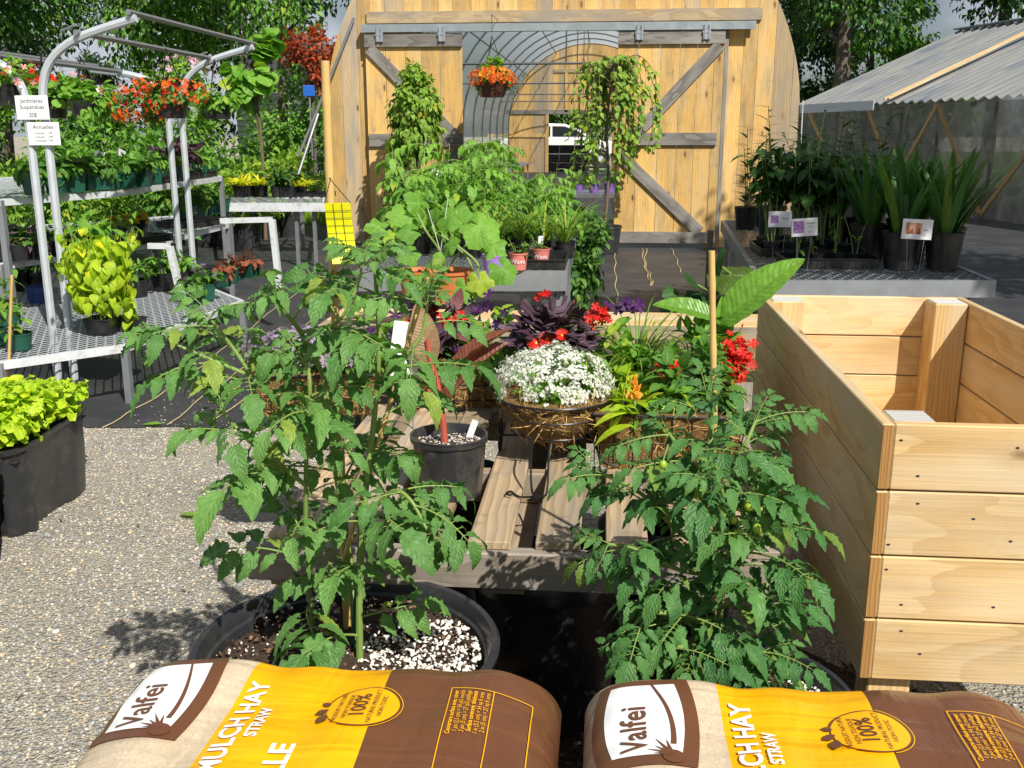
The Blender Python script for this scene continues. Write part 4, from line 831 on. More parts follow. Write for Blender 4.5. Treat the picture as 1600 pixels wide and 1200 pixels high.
for px, py in ((32, 545), (-10, 540), (15, 505)): K_LOW.put(at(px, py, z=.36), 'green round pot with a leafy seedling on the lower shelf near the cane', 'round green pots on the lower shelf', sc=1.05)
g = G(); a = at(3, 600, y=5.0); b_ = at(15, 470, y=5.0); g.tube([a * [1, 1, 0], b_ + (b_ - a) * .3 * [1, 1, 1]], .008, 'bamboo', 6); tag(obj('bamboo_cane', g, None), 'short bamboo cane standing at the left lower shelf edge', 'cane')
def lowpot(px, py, z, r, h, label, m='black_pot', plant=None, cat='pot', tilt=None, dr_=0):
    t = thing('nursery_pot', label, cat, at(px, py, z=z)); pot('pot', t, r, h, m)
    if plant: g = G(); plant(g); obj('foliage', g, t)
    return t
lowpot(318, 440, .36, .11, .13, 'empty black hanging pot with two strings beside the red seedlings')
lowpot(62, 472, .36, .09, .12, 'dark blue pot behind the green pots on the lower shelf', 'blue_pot')
lowpot(100, 398, .71, .15, .13, 'wide black pot on the middle shelf beside the tube posts')
K_RED = small('red_seedling', T_REDL, .055, 36, (.07, .07, .05), .11, 'green_pot')
line(K_RED, (at(345, 452, z=.36)[:2], at(392, 430, z=.36)[:2]), 4, .36, 'red bronze leaved seedling in a green pot on the lower shelf', 'red bronze seedlings on the lower shelf', 1.25)
line(small('blue_flower_pot', T_MIDS, .05, 70, (.08, .08, .07), .13, 'green_pot', FL['purple'], nf=6, fs=.018), (at(300, 478, z=.36)[:2], at(330, 465, z=.36)[:2]), 2, .36, 'leafy seedling with blue flowers on the lower shelf', 'blue flowered seedlings on the lower shelf', 1.2)

# back left bench with yellow plants
q0, q1, q2, q3 = [xy(a, b, .75) for a, b in ((352, 318), (506, 318), (506, 300), (345, 300))]
bb = thing('metal_bench', 'long low metal bench with yellow grasses left of the greenhouse', 'bench'); mesh_top('bench_top', bb, [q0, q1, q2, q3], .75, .12); rimmed(bb, [q0, q1, q2, q3], .75, .1, 'white_steel'); legs(bb, [xy(a, b, .75) for a, b in ((358, 317), (462, 317), (490, 317), (380, 303), (470, 303))], .75, 'steel')
line(K_YEL, (xy(366, 308, .75), xy(418, 308, .75)), 5, .76, 'yellow grass in a black pot on the back bench', 'yellow grasses on the back bench', .95)
line(K_YEL, (xy(462, 308, .75), xy(480, 308, .75)), 2, .76, 'yellow grass tuft nearest the greenhouse corner on the back bench', 'yellow tufts near the greenhouse corner', .8)
line(small('dark_potted_plant', T_DRK, .1, 60, (.12, .12, .1), .24, 'black_pot', round_=True, pr=.08, ph_=.14), (xy(428, 309, .75), xy(458, 309, .75)), 3, .76, 'low green plant between the yellow grasses on the back bench', 'green plants between the yellow grasses', 1.)
tray((float(at(490, 308, z=.75)[0]), float(at(490, 308, z=.75)[1]), .76), .5, .3, 'white lined tray at the greenhouse end of the back bench')
# leaning pole
g = G(); a = at(497, 178, y=13.2); b_ = at(447, 330, y=12.6); g.tube([a, b_], .02, 'dark_tube', 7); obj_ = obj('steel_pole', g, None); tag(obj_, 'grey steel pole leaning behind the back bench, left of the greenhouse', 'pole')
t = thing('blue_sign', 'small blue sign on a pole left of the greenhouse', 'sign', at(489, 275, y=16.)); g = G(); g.box((0, 0, 1.32), (.19, .02, .17), 'blue_sign', cham=.008); obj('panel', g, t, False); g = G(); g.tube([(0, .02, -.6), (0, .02, 1.4)], .014, 'steel', 6); obj('post', g, t)

# potted shrubs in rows behind the left bench
for i in range(46):
    y = U(11.2, 17.5); px = U(-40, 500); q = at(px, 300, y=y); k_ = (K_SHR, K_SHR2, K_SHR3, K_TALL)[int(rng.integers(0, 3))]
    if px > 440 and y < 14.5: y += 3.5
    x = float(at(px, 300, y=y)[0])
    if x > -4.6: x = -4.6 - U(0, 1)
    k_.put((x, y, .005), {id(K_SHR): 'light green bushy shrub in a black pot, in the stock rows behind the bench', id(K_SHR2): 'tall dark green shrub in a black pot, in the stock rows behind the bench', id(K_SHR3): 'low pale leaved shrub in a black pot, in the stock rows behind the bench'}[id(k_)], {id(K_SHR): 'light bushy shrubs in the stock rows', id(K_SHR2): 'tall dark shrubs in the stock rows', id(K_SHR3): 'low pale shrubs in the stock rows'}[id(k_)], sc=1.15, vary=.3)

# black troughs with lettuce at lower left
def trough(A, B, label, z=.34, wd=.42, mlet=True):
    A = np.array(A); B = np.array(B); t = thing('black_trough', label, 'planter', (*(A + B) / 2, 0)); d = (B - A); ln = np.linalg.norm(d); d /= ln; nr2 = np.array([-d[1], d[0]]); nr2 = nr2 if nr2[0] > 0 else -nr2
    g = G(); rows = [(0, .86, .0), (.0, .88, .02), (.6, .93, .2), (.99, .985, .33), (1, 1.03, .335), (1., 1.04, .35), (1, .97, .35), (.9, .93, .3), (.3, .86, .03)]; V = []; Lc = []; n_p = 96
    for (q_, k_, z_) in rows:
        for j in range(n_p):
            a = 2 * math.pi * j / n_p; cx = np.sign(math.cos(a)) * abs(math.cos(a)) ** .35; cy = np.sign(math.sin(a)) * abs(math.sin(a)) ** .35
            rb_ = .018 * (1 if (j // 6) % 2 else -1) if z_ < .3 and k_ < .97 else 0
            v = d * (ln / 2 * k_ * cx + rb_ * (abs(cx) > .99)) + nr2 * (wd / 2 * k_ * cy - wd / 2 + rb_ * (abs(cy) > .95)); V.append((v[0], v[1], z_ * z / .35)); Lc.append((j, z_, 0))
    g.add(V, [(i * n_p + j, i * n_p + (j + 1) % n_p, (i + 1) * n_p + (j + 1) % n_p, (i + 1) * n_p + j) for i in range(len(rows) - 1) for j in range(n_p)], Lc, 0, 'black_pot_dusty'); obj('tub', g, t)
    g = G(); P = [d * (ln / 2 * .92 * a) + nr2 * (-wd / 2 + wd / 2 * .92 * b) for a, b in ((-1, -1), (1, -1), (1, 1), (-1, 1))]; g.add([(p[0], p[1], z * .86) for p in P], [(0, 1, 2, 3)], None, 0, 'dirt'); obj('soil', g, t, False)
    g = G(); n = 950; a = U(-.9, .9, n); b = U(-.85, .95, n); pos = np.stack([d[0] * ln / 2 * a + nr2[0] * wd / 2 * (b - 1), d[1] * ln / 2 * a + nr2[1] * wd / 2 * (b - 1), z * .9 + U(0, .15, n) * (1 - .5 * a * a) + .05], 1)
    dd = np.stack([rng.normal(size=n) * .7, rng.normal(size=n) * .7, U(-.1, .9, n)], 1)
    for i_, tp in enumerate(T_LET): g.inst(tp, pos[i_::2], dd[i_::2], [0, 0, 1], U(.04, .075, len(pos[i_::2])))
    obj('lettuce', g, t); return t
f1 = at(158, 750, z=0)[:2]; f0 = at(58, 850, z=0)[:2] * [1.02, 1]; trough(f0, f1, 'black plastic trough full of yellow green lettuce, by the gravel edge', .37)
f2 = f0 - (f1 - f0) * .06; trough(f2 - (f1 - f0), f2, 'nearer black trough of lettuce cut by the left edge of the picture', .37)
# ================================================================ right bench
rb = thing('metal_bench', 'grey expanded metal bench in shade with trays and black iris pots', 'bench')
RP = [xy(1190, 440, .75), xy(1552, 440, .75), (2.25, 9.5), (xy(1128, 345, .75)[0], 9.5)]
mesh_top('bench_top', rb, RP, .75, .055, m='galv'); rimmed(rb, RP, .75, .095, 'galv', .035); legs(rb, [(.98, 5.8), (2.1, 5.8), (.98, 7.6), (2.1, 7.6), (1.15, 9.4), (2.1, 9.4)], .68)
for px, nm in ((1361, .06), (1508, .06)): g = G(); q = at(px, 444 + (px > 1400) * 6, y=5.70); g.box(q, (nm, .004, .022), 'alu', tilt=[[math.cos(.25 * (px > 1400)), 0, -math.sin(.25 * (px > 1400))], [0, 1, 0], [math.sin(.25 * (px > 1400)), 0, math.cos(.25 * (px > 1400))]]); obj('tag_clip', g, rb, False)
K_BEAN = small('tall_seedling', [T_DPW, leaf('dark', 7, .55, .7, .8, .2, .7)], .15, 3, (.1,) * 3, .66, 'black_pot', kind='stalks', per=9, top=.5, lean=.25, thick=.0045, droop=.3)
for i in range(5):
    for j in range(3): K_BEAN.put((1.13 + .11 * i + U(-.01, .01), 6.75 + .16 * j, .76), 'tall leafy seedling with bare lower stems in the tray on the shaded bench', 'tall seedlings on the shaded bench', sc=1.02, vary=.12)
tray((1.35, 6.9, .757), .62, .5, 'black tray under the tall seedlings on the shaded bench')
tray((1.38, 6.28, .757), .55, .3, 'black cell tray with sparse seedlings at the front of the shaded bench')
for i in range(4): small('thin_seedling', T_MID, .06, 2, (.05,) * 3, .2, 'black_pot', kind='stalks', per=4, lean=.4, pr=.035, ph_=.06).put((1.2 + .12 * i, 6.3, .765), 'thin young seedling in the front tray of the shaded bench', 'thin seedlings on the shaded bench')
def irisk():
    t = thing('iris_pot', 'x', 'potted plant'); pot('pot', t, .105, .22, 'black_pot'); g = G(); tuft(g, (0, 0, .19), 24, .46, T_IRIS, .07, .42, .3); obj('foliage', g, t); return t
K_IR = Kind(irisk)
for (x, y) in ((1.78, 6.15), (2.02, 6.12), (1.9, 6.42), (2.12, 6.4), (1.68, 6.5), (1.75, 6.8), (2.0, 6.75), (1.8, 7.15), (2.05, 7.1), (1.62, 7.2)): K_IR.put((x, y, .76), 'iris in a black pot on the shaded bench', 'iris pots on the shaded bench', vary=.1)
def lilyk():
    t = thing('lily_pot', 'x', 'potted plant'); pot('pot', t, .1, .2, 'black_pot'); g = G(); stalks(g, (0, 0, .17), .07, 4, .66, leaf('dark', 5, .20, .7, .8, .2, .5), .17, 'stem_dark', 20, .3, droop=-.35, top=.1, thick=.005); obj('foliage', g, t); return t
K_LI = Kind(lilyk)
for (x, y) in ((1.5, 7.7), (1.75, 7.9), (2.0, 7.75), (1.35, 8.2), (1.65, 8.5), (1.95, 8.4), (1.4, 8.9), (1.8, 9.1), (1.2, 8.6)): K_LI.put((x, y, .76), 'slender dark leafy lily stem pot at the back of the shaded bench', 'lily pots behind the irises', vary=.15)
k = N('picture_purple'); v = k.n('TexVoronoi'); k.l(k.map(k.loc(), (1, .8, 1)), v.inputs[0]); v.inputs['Scale'].default_value = 7; k.fin(k.ramp(k.n_sep(v.outputs['Color'])[0], [(0, (.10, .06, .3)), (.5, (.35, .2, .6)), (1, (.6, .25, .3))]), .5)
k = N('picture_orange'); v = k.n('TexVoronoi'); k.l(k.map(k.loc(), (1.3, .4, 1)), v.inputs[0]); v.inputs['Scale'].default_value = 4; k.fin(k.ramp(k.n_sep(v.outputs['Color'])[0], [(0, (.12, .05, .03)), (.5, (.6, .2, .1)), (1, (.7, .45, .3))]), .5)
sy = 6.05; card('plant_sign', 'white plant card with a purple flower picture, front left of the shaded bench', 'sign', at(1257, 369, y=sy), .155, .105, .1, True, [('Violette', .016, .035, .07), ('vivace', .013, .035, .05), ('4.99', .013, .03, .02)], pic=(.065, .07, -.035, .055, 'picture_purple'), stake_h=float(at(1257, 369, y=sy)[2]) - .76, tiltv=-.06)
sy = 6.5; card('plant_sign', 'smaller white card with a pink picture behind the purple flower card', 'sign', at(1218, 355, y=sy), .145, .10, .05, True, [('Basilic', .016, .035, .05)], pic=(.05, .05, -.035, .05, 'picture_purple'), stake_h=float(at(1218, 355, y=sy)[2]) - .76)
sy = 5.95; card('plant_sign', 'white card with an orange flower picture before the iris pots', 'sign', at(1431, 374, y=sy), .17, .115, 0., True, [('Iris', .018, .05, .05), ('8', .014, .045, .02)], pic=(.09, .065, -.02, .062, 'picture_orange'), stake_h=float(at(1431, 374, y=sy)[2]) - .76, tiltv=.04)
# shears hanging / black strap at the corner post of the bench
g = G(); q = at(1110, 365, y=8.9); g.box((q[0], q[1], .36), (.05, .05, .72), 'greywood'); tag(obj('wooden_post', g, None, False), 'short grey post by the bench corner under the right door', 'post')

# ================================================================ middle bench
mbn = thing('metal_bench', 'galvanised bench in the centre carrying seedlings, orange and pink pots', 'bench')
MP = [xy(560, 425, .75), xy(882, 425, .75), (xy(882, 425, .75)[0] - .02, 9.2), (xy(560, 425, .75)[0] + .1, 9.2)]
mesh_top('bench_top', mbn, MP, .75, .055, m='galv'); rimmed(mbn, MP, .75, .12, 'galv', .035); legs(mbn, [(MP[1][0] - .03, MP[1][1] + .05), (MP[0][0] + .05, MP[0][1] + .05), (MP[2][0] - .05, 9.1), (MP[1][0] - .03, 7.4), (MP[3][0] + .05, 9.1)], .64)
mx0, mx1, my0 = MP[0][0], MP[1][0], MP[1][1]
tray((mx1 - .22, my0 + .28, .757), .44, .5, 'black tray with pink pots at the corner of the centre bench')
def colpot(loc, r, h, m, label, plant=None, cat='pot', text=None):
    t = thing('nursery_pot', label, cat, loc); p_ = pot('pot', t, r, h, m)
    if text:
        V, Fc = textmesh(text, .04); V[:, 0] -= V[:, 0].max() / 2; rr = r * .93 + .003; g = G(); g.add(np.stack([rr * np.sin(V[:, 0] / rr), -rr * np.cos(V[:, 0] / rr), V[:, 1] + h * .4], 1), Fc, None, 0, 'white_card'); obj('lettering', g, p_, False)
    if plant: g = G(); plant(g); obj('foliage', g, t)
    return t
grow = lambda g, hh=.12: stalks(g, (0, 0, .08), .03, 6, hh, T_MID, .05, 'stem_green', 6, .4)
def onb(px, py): return at(px, py, z=.765)
colpot(onb(845, 413), .055, .10, 'pink_pot', 'pink lettered pot nearest the tray corner', lambda g: grow(g, .07), text='Wave')
colpot(onb(810, 421), .055, .10, 'pink_pot', 'pink lettered pot left of another one, beside the purple pot', lambda g: grow(g, .1), text='Wave')
card('plant_label', 'white upright plant label in the pink pot nearest the tray corner', 'label', onb(844, 408) + [0, .03, .1], .03, .055, 0, False, [])
colpot(onb(772, 430), .065, .12, 'purple_pot', 'purple pot under the large leaves on the centre bench', lambda g: grow(g, .14))
for px, py in ((872, 400), (884, 396)): colpot(onb(px, py), .04, .06, 'black_pot', 'small black pot at the corner tray, ' + ('left one' if px < 880 else 'right one'), None)
t = colpot(onb(700, 470) , .12, .15, 'terra', 'orange pot of cucumber on the centre bench front', None, 'potted plant')
colpot(onb(655, 462), .10, .13, 'terra', 'second orange pot left of the cucumber pot, half hidden', None)
# cucumber
cu_ = thing('cucumber_plant', 'cucumber vine with big pale leaves climbing strings from the orange pot', 'plant', onb(700, 462) + [0, 0, .12]); g = G()
CY = float(onb(700, 470)[1])
bo = np.array(cu_.location)
def vine(pts): q = catmull([at(a, b, y=CY + dy) - bo for a, b, dy in pts], 6); g.tube(q, .006, 'stem_green', 6)
vine(((700, 462, 0), (690, 400, 0), (665, 360, -.05), (650, 330, 0))); vine(((705, 462, 0), (735, 430, -.1), (728, 400, -.1), (690, 368, -.1), (745, 410, -.15), (740, 440, -.15))); vine(((700, 462, 0), (700, 420, 0), (740, 370, 0), (765, 345, 0)))
for i, (a, b, s, dx, dz, dy) in enumerate(((705, 335, .16, 1, .1, 0), (748, 352, .17, .8, -.5, -.1), (655, 318, .12, -.6, .6, 0), (628, 335, .11, -1, .1, -.05), (785, 420, .12, .6, -.9, -.2), (750, 440, .11, .3, -1, -.25), (700, 385, .09, .6, .5, -.2), (640, 360, .1, -.8, -.2, -.1), (592, 355, .1, -1, .1, -.2), (660, 440, .1, -.5, -.6, -.2), (615, 372, .09, -.6, .3, -.1), (730, 450, .12, .2, -.8, -.25), (678, 345, .1, .2, .7, .1), (640, 395, .1, -.5, -.3, -.2), (770, 385, .12, .8, -.4, .1), (620, 425, .09, -.8, -.5, -.2), (690, 410, .08, -.3, .5, -.25), (590, 380, .08, -.8, .2, 0))):
    g.inst(T_SQ[i % 3], [at(a, b, y=CY + dy) - bo], [[dx, -.35, dz]], [[.1, -.8, .75]], [s])
obj('foliage', g, cu_)
g = G()
for a, b, c_, d_ in ((668, 325, 690, 400), (700, 310, 688, 395), (640, 330, 636, 362), (712, 330, 730, 385)): g.tube([at(a, b, y=CY), at(c_, d_, y=CY)], .002, 'string', 4)
obj('support_strings', g, cu_).location = tuple(-bo)
card('price_sign', 'white card standing in the cucumber leaves on the centre bench', 'sign', onb(683, 330) * [1, 1, 0] + [0, 0, 1.13], .13, .1, .2, True, [], stake_h=.3, tiltv=.1)
# tomato seedlings and herbs crowding the bench
K_T1 = small('tomato_seedling', TOMB, .26, 3, (.1,) * 3, .5, 'black_pot', kind='stalks', per=7, lean=.3, round_=True, pr=.07, ph_=.12, droop=0.); K_T2 = small('tomato_seedling', TOMM, .24, 3, (.1,) * 3, .42, 'black_pot', kind='stalks', per=7, lean=.35, round_=True, pr=.07, ph_=.12, droop=0.)
K_H = small('feathery_herb', T_GRA, .3, 60, (.1,) * 3, .42, 'black_pot', kind='tuft', round_=True, pr=.07, ph_=.12, lean=.6)
for i in range(30):
    x = U(mx0 + .15, mx1 - .1); y = U(my0 + .75, 9.0); kk = K_T1 if (i % 3) else K_T2
    kk.put((x, y, .76), 'bright tomato seedling crowding the centre bench' if kk is K_T1 else 'darker leafy seedling crowding the centre bench', 'bright seedlings on the centre bench' if kk is K_T1 else 'darker seedlings on the centre bench', sc=(.95 + .12 * (y - 6.7) / 2) * (1.08 if x < mx1 - .55 else .72), vary=.2)
for i in range(5): K_T1.put((mx1 - 1.5 + i * .17, 9.3 + U(0, .4), .5), 'tall tomato seedling at the far end of the centre bench', 'tall seedlings at the far end of the centre bench', sc=1.5)
for i in range(6): K_H.put((mx0 + .45 + i * .15, my0 + .7 + U(-.1, .1), .76), 'wispy grey green herb behind the purple pot', 'wispy herbs on the centre bench', sc=.85)
# taller bush in the shade at the bench's right rear
def shadeb():
    t = thing('leafy_vine_pot', 'x', 'potted plant'); pot('pot', t, .12, .2, 'black_pot'); g = G(); bush(g, (0, 0, .6), (.33, .33, .5), 420, [T_DRK, T_MID], .1, .7, 18, .35, .4); obj('foliage', g, t); return t
K_SB = Kind(shadeb)
for q, s in (((mx1 + .05, 7.6, .02), .62), ((mx1 + .03, 8.4, .02), .72), ((mx1 + .0, 9.2, .02), .85), ((mx1 + .1, 10.4, .02), .8)): K_SB.put(q, 'dark trailing leafy pot on the ground right of the centre bench', 'dark trailing pots beside the centre bench', sc=s)

# ================================================================ climbers at the doors
b_ = at(944, 395, z=.01); wt = thing('weeping_tree', 'small weeping tree with curtains of leaves in a black pot at the right door', 'tree', b_); pot('pot', wt, .22, .36, 'black_pot_dusty')
g = G(); top = 2.42; g.tube(catmull([(0, 0, .3), (.03, 0, 1.), (.0, 0, 1.6), (.05, 0, 2.2), (.16, 0, 2.42)], 5), np.linspace(.022, .012, 21), 'stem_brown', 7); obj('trunk', g, wt)
g = G(); n = 46
for i in range(n):
    a = U(0, 6.28); r = U(.2, .56); dx, dy = math.cos(a), math.sin(a) * .8; zt = top - U(0, .25); ln = U(.7, 1.45); x_ = dx * r * (1.05 if dx > 0 else .8)
    P = catmull([(0.06, 0, zt - .1), (x_ * .6, dy * r * .6, zt + .08), (x_, dy * r, zt - .15), (x_ * 1.12 + U(-.05, .05), dy * r * 1.1, zt - ln * .6), (x_ * 1.1 + U(-.08, .08), dy * r * 1.1, zt - ln)], 6); g.tube(P, .005, 'stem_brown', 4, cap=False)
    m_ = 34; t_ = U(.15, 1, m_) * (len(P) - 1.01); i0 = t_.astype(int); pp = P[i0] + (P[i0 + 1] - P[i0]) * (t_ - i0)[:, None]; g.inst(T_VINE, pp, np.stack([rng.normal(size=m_) * .7 + dx * .3, rng.normal(size=m_) * .7, U(-1.1, .1, m_)], 1), [0, -.5, .8], U(.07, .12, m_))
obj('crown', g, wt)
b_ = at(655, 395, z=.01); tp_ = thing('climber_topiary', 'egg shaped leafy climber on a pole in front of the left door', 'plant', b_); pot('pot', tp_, .2, .34, 'black_pot_dusty')
b0z = 1.22; g = G(); g.tube([(0, 0, .25), (0, 0, 2.2)], .018, 'stem_dark', 6); g.tube(catmull([(-.04, -.1, 1.2), (-.03, -.12, 1.38), (.03, -.13, 1.42), (.06, -.12, 1.32), (.04, -.1, .9), (.03, -.1, .3)], 5), .018, 'stem_dark', 6); obj('pole', g, tp_)
g = G(); bush(g, (0, 0, 1.85), (.37, .3, .52), 1800, T_VINE, .085, 1.1, 36, .3, .72, up=.6); bush(g, (.0, 0, 1.5), (.40, .32, .30), 700, T_VINE, .09, 1.3, 20, .3, .7, up=.6); bush(g, (0, 0, 2.3), (.14, .12, .12), 130, T_VINE, .08, .6); bush(g, (-.1, -.1, 1.0), (.3, .25, .35), 320, T_MID, .1, .6, 14); bush(g, (-.1, 0, .75), (.35, .3, .35), 320, T_MID, .1, .5, 14); obj('foliage', g, tp_)
# doorway basket
bk = at(769, 152, y=13.2); t = thing('hanging_basket', 'brown basket of orange flowers hanging in the greenhouse doorway', 'hanging basket', bk); g = G(); g.lathe((0, 0, 0), [(.02, .0), (.15, .0), (.17, .04), (.22, .17), (.23, .18), (.2, .17), (.14, .03)], 'brown_pot', 8); obj('pot', g, t, False); g = G()
for a in (0, 2.1, 4.2): g.tube([(.2 * math.cos(a), .2 * math.sin(a), .18), (0, 0, .75)], .004, 'black_wire', 4)
g.tube([(0, 0, .75), (0, 0, 1.0), (0, .9, 1.02)], .005, 'black_wire', 4); obj('hanger_wires', g, t)
g = G(); bush(g, (0, 0, .25), (.25, .25, .14), 420, T_MID, .06, .2, 14); bush(g, (0, 0, .36), (.13, .13, .12), 220, T_BRI, .08, -.3, 8); bush(g, (0, 0, .2), (.3, .3, .12), 200, T_MID, .05, .8, 10); obj('foliage', g, t); g = G(); flowers(g, (0, 0, .22), (.3, .3, .16), 300, FL['orange'], .02, cone=-.5); flowers(g, (0, 0, .25), (.27, .27, .13), 140, FL['amber'], .022, cone=-.3); obj('flowers', g, t)
# inside the greenhouse : a bench with plants each side
for sx, x_ in ((-1, XC - 2.2), (1, XC + 1.9)):
    t = thing('metal_bench', 'grey bench inside the greenhouse on the ' + ('left, past the hanging basket' if sx < 0 else 'right, behind the weeping tree'), 'bench'); P = [(x_ - .7, 16), (x_ + .7, 16), (x_ + .7, 30), (x_ - .7, 30)]; g = G(); g.box((x_, 23, .7), (1.4, 14, .03), 'galv'); obj('bench_top', g, t, False); legs(t, [(x_ + a, y) for a in (-.6, .6) for y in (16.2, 20, 24, 28, 29.8)], .68)
    for i in range(14): K_T1.put((x_ + U(-.5, .5), 16.4 + i, .72), 'green seedling on a bench inside the greenhouse', 'seedlings inside the greenhouse', sc=.9)
t = thing('metal_bench', 'low grey bench with purple pots inside, behind the weeping tree', 'bench'); g = G(); g.box((XC + .75, 18., .5), (1.5, 1.2, .07), 'galv'); obj('bench_top', g, t, False); legs(t, [(XC + .1, 17.5), (XC + 1.4, 17.5), (XC + .1, 18.5), (XC + 1.4, 18.5)], .47)
K_PP = small('purple_potted_plant', T_BRI, .09, 60, (.14, .14, .1), .25, 'purple_pot', round_=True, pr=.09, ph_=.15)
for i in range(5): K_PP.put((XC + .2 + i * .27, 17.7, .54), 'green plant in a purple pot inside the greenhouse', 'purple pots inside the greenhouse')
# yellow sticky card with a black grid
# ================================================================ raised wooden planter box
bx0, bx1, by0, by1 = .573, 1.292, 1.985, 3.655; BT = .98; BH = .141; TK = .025
pb = thing('raised_planter', 'new pale pine raised planter box with open top and gapped boards', 'planter', (bx0, by0, 0)); O = np.array([bx0, by0, 0])
W_, D_ = bx1 - bx0, by1 - by0
for i in range(4):
    zc = BT - BH / 2 - i * (BH + .0035)
    for x in (TK / 2, W_ - TK / 2):
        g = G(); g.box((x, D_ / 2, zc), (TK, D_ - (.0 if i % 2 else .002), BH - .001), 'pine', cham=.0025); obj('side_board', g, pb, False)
        for y_ in (-.0006, D_ + .0006): g = G(); g.box((x, y_, zc), (TK - .004, .0012, BH - .006), 'pine_end'); obj('end_grain', g, pb.children[-1] if False else pb, False)
    for y in (TK / 2, D_ - TK / 2):
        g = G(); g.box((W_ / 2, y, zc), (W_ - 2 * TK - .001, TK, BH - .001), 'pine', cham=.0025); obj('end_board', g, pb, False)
woodm('post_top', (.62, .60, .56), (.45, .44, .42), kn=.01)
for x in (TK + .048, W_ - TK - .048):
    for y, s in ((TK + .048, .092), (D_ - TK - .058, .112)):
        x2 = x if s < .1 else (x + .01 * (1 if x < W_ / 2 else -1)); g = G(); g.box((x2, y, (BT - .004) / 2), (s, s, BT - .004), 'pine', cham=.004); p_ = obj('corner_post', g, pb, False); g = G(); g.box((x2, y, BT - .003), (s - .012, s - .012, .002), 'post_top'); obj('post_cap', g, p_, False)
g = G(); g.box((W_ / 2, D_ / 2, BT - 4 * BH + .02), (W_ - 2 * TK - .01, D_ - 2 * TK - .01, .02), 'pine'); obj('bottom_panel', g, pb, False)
g = G(); q = np.linspace(0, 6.283, 8, endpoint=False)
for a, b in ((1408, 688), (1434, 744), (1434, 787), (1388, 851), (1385, 890), (1521, 811), (1408, 945), (1408, 986), (1437, 1022), (1357, 1039), (1552, 949), (1590, 700), (1579, 846)):
    c_ = at(a, b, y=by0 - .0005) - O; g.add([c_] + [c_ + [.0042 * math.cos(t), 0, .0026 * math.sin(t)] for t in q], [(0, 1 + j, 1 + (j + 1) % 8) for j in range(8)], None, 0, 'ink')
obj('nail_holes', g, pb, False)

# ================================================================ pallet, rear planks, black crates below
PZ = .6; pl = thing('wooden_pallet', 'weathered wooden pallet table with gapped slats holding pots and coir baskets', 'pallet', (-.22, 2.2, 0)); O = np.array([-.22, 2.2, 0])
px0, pitch = -.80, .165
for i in range(8):
    w_ = .1 * U(.95, 1.08); x = px0 + .05 + i * pitch; g = G(); g.box((x - O[0], .60 + U(-.008, .008), PZ - .010), (w_, 1.2, .02), 'pallet', cham=.002); obj('deck_board', g, pl, False)
for y in (.0, .58, 1.18): g = G(); g.box((-.22 - O[0], y, PZ - .068), (1.26, .045, .094), 'pallet_grey' if y < .1 else 'pallet', cham=.004); obj('stringer', g, pl, False)
for x in (-.75, -.22, .31): g = G(); g.box((x - O[0], .6, PZ - .126), (.1, 1.2, .02), 'pallet', cham=.002); obj('bottom_board', g, pl, False)
for i, (x, y) in enumerate(((-.62, 2.5), (-.12, 2.42), (.22, 2.75), (-.5, 3.1))):
    t = thing('black_tub', 'black plastic tub under the pallet, ' + ('nearest the big left pot', 'in the middle of the front', 'toward the planter box', 'at the back')[i], 'tub', (x, y, 0)); g = G(); g.lathe((0, 0, 0), [(.01, .0), (.15, 0), (.16, .02), (.2, .40), (.215, .405), (.215, .44), (.195, .462), (.19, .44), (.15, .05)], 'black_pot', 32, 8, .006, rows=(2, 3), oval=.8); obj('tub', g, t)
rp = thing('plank_bench', 'low bench of two pale planks behind the pallet', 'bench'); xr0, xr1 = float(at(470, 525, z=.6)[0]), float(at(1190, 525, z=.6)[0]) + .12
for y, w_ in ((4.85, .33), (5.22, .36)): g = G(); g.box(((xr0 + xr1) / 2, y, .58), (xr1 - xr0, w_, .038), 'pallet' if y < 5 else 'pine', cham=.003); obj('plank', g, rp, False)
g = G(); g.box(((xr0 + xr1) / 2, 4.70, .505), (xr1 - xr0 - .02, .038, .11), 'pallet'); obj('front_apron', g, rp, False)
for x in (xr0 + .1, xr1 - .2): 
    for y in (4.78, 5.3): g = G(); g.box((x, y, .28), (.09, .09, .56), 'pallet_grey'); obj('leg', g, rp, False)
# bread of squash leaves shading the rear planks
t = thing('squash_plant', 'dark broad leaved squash in shade behind the tall pale leaves', 'plant', at(1110, 440, z=.02)); bo = np.array(t.location); t.location = (bo[0], 6.0, .0); bo = np.array(t.location); pot('pot', t, .15, .25, 'black_pot'); g = G()
for (a, b, s, dx, dz) in ((1105, 470, .2, -.9, -.3), (1140, 430, .2, .6, -.2), (1065, 485, .19, -1, -.3), (1090, 445, .15, -.3, .4), (1060, 460, .12, -.9, .2), (1150, 470, .16, .8, -.4), (1120, 410, .12, .2, .6), (1170, 450, .13, 1, -.1)): q = at(a, b, y=5.9) - bo; g.inst(T_SQD[0], [q], [[dx, -.4, dz]], [[0, -.6, .9]], [s * 1.2]); g.tube(catmull([(0, 0, .2), q * [.4, .4, .7], q], 4), .006, 'stem_green', 5)
obj('foliage', g, t)

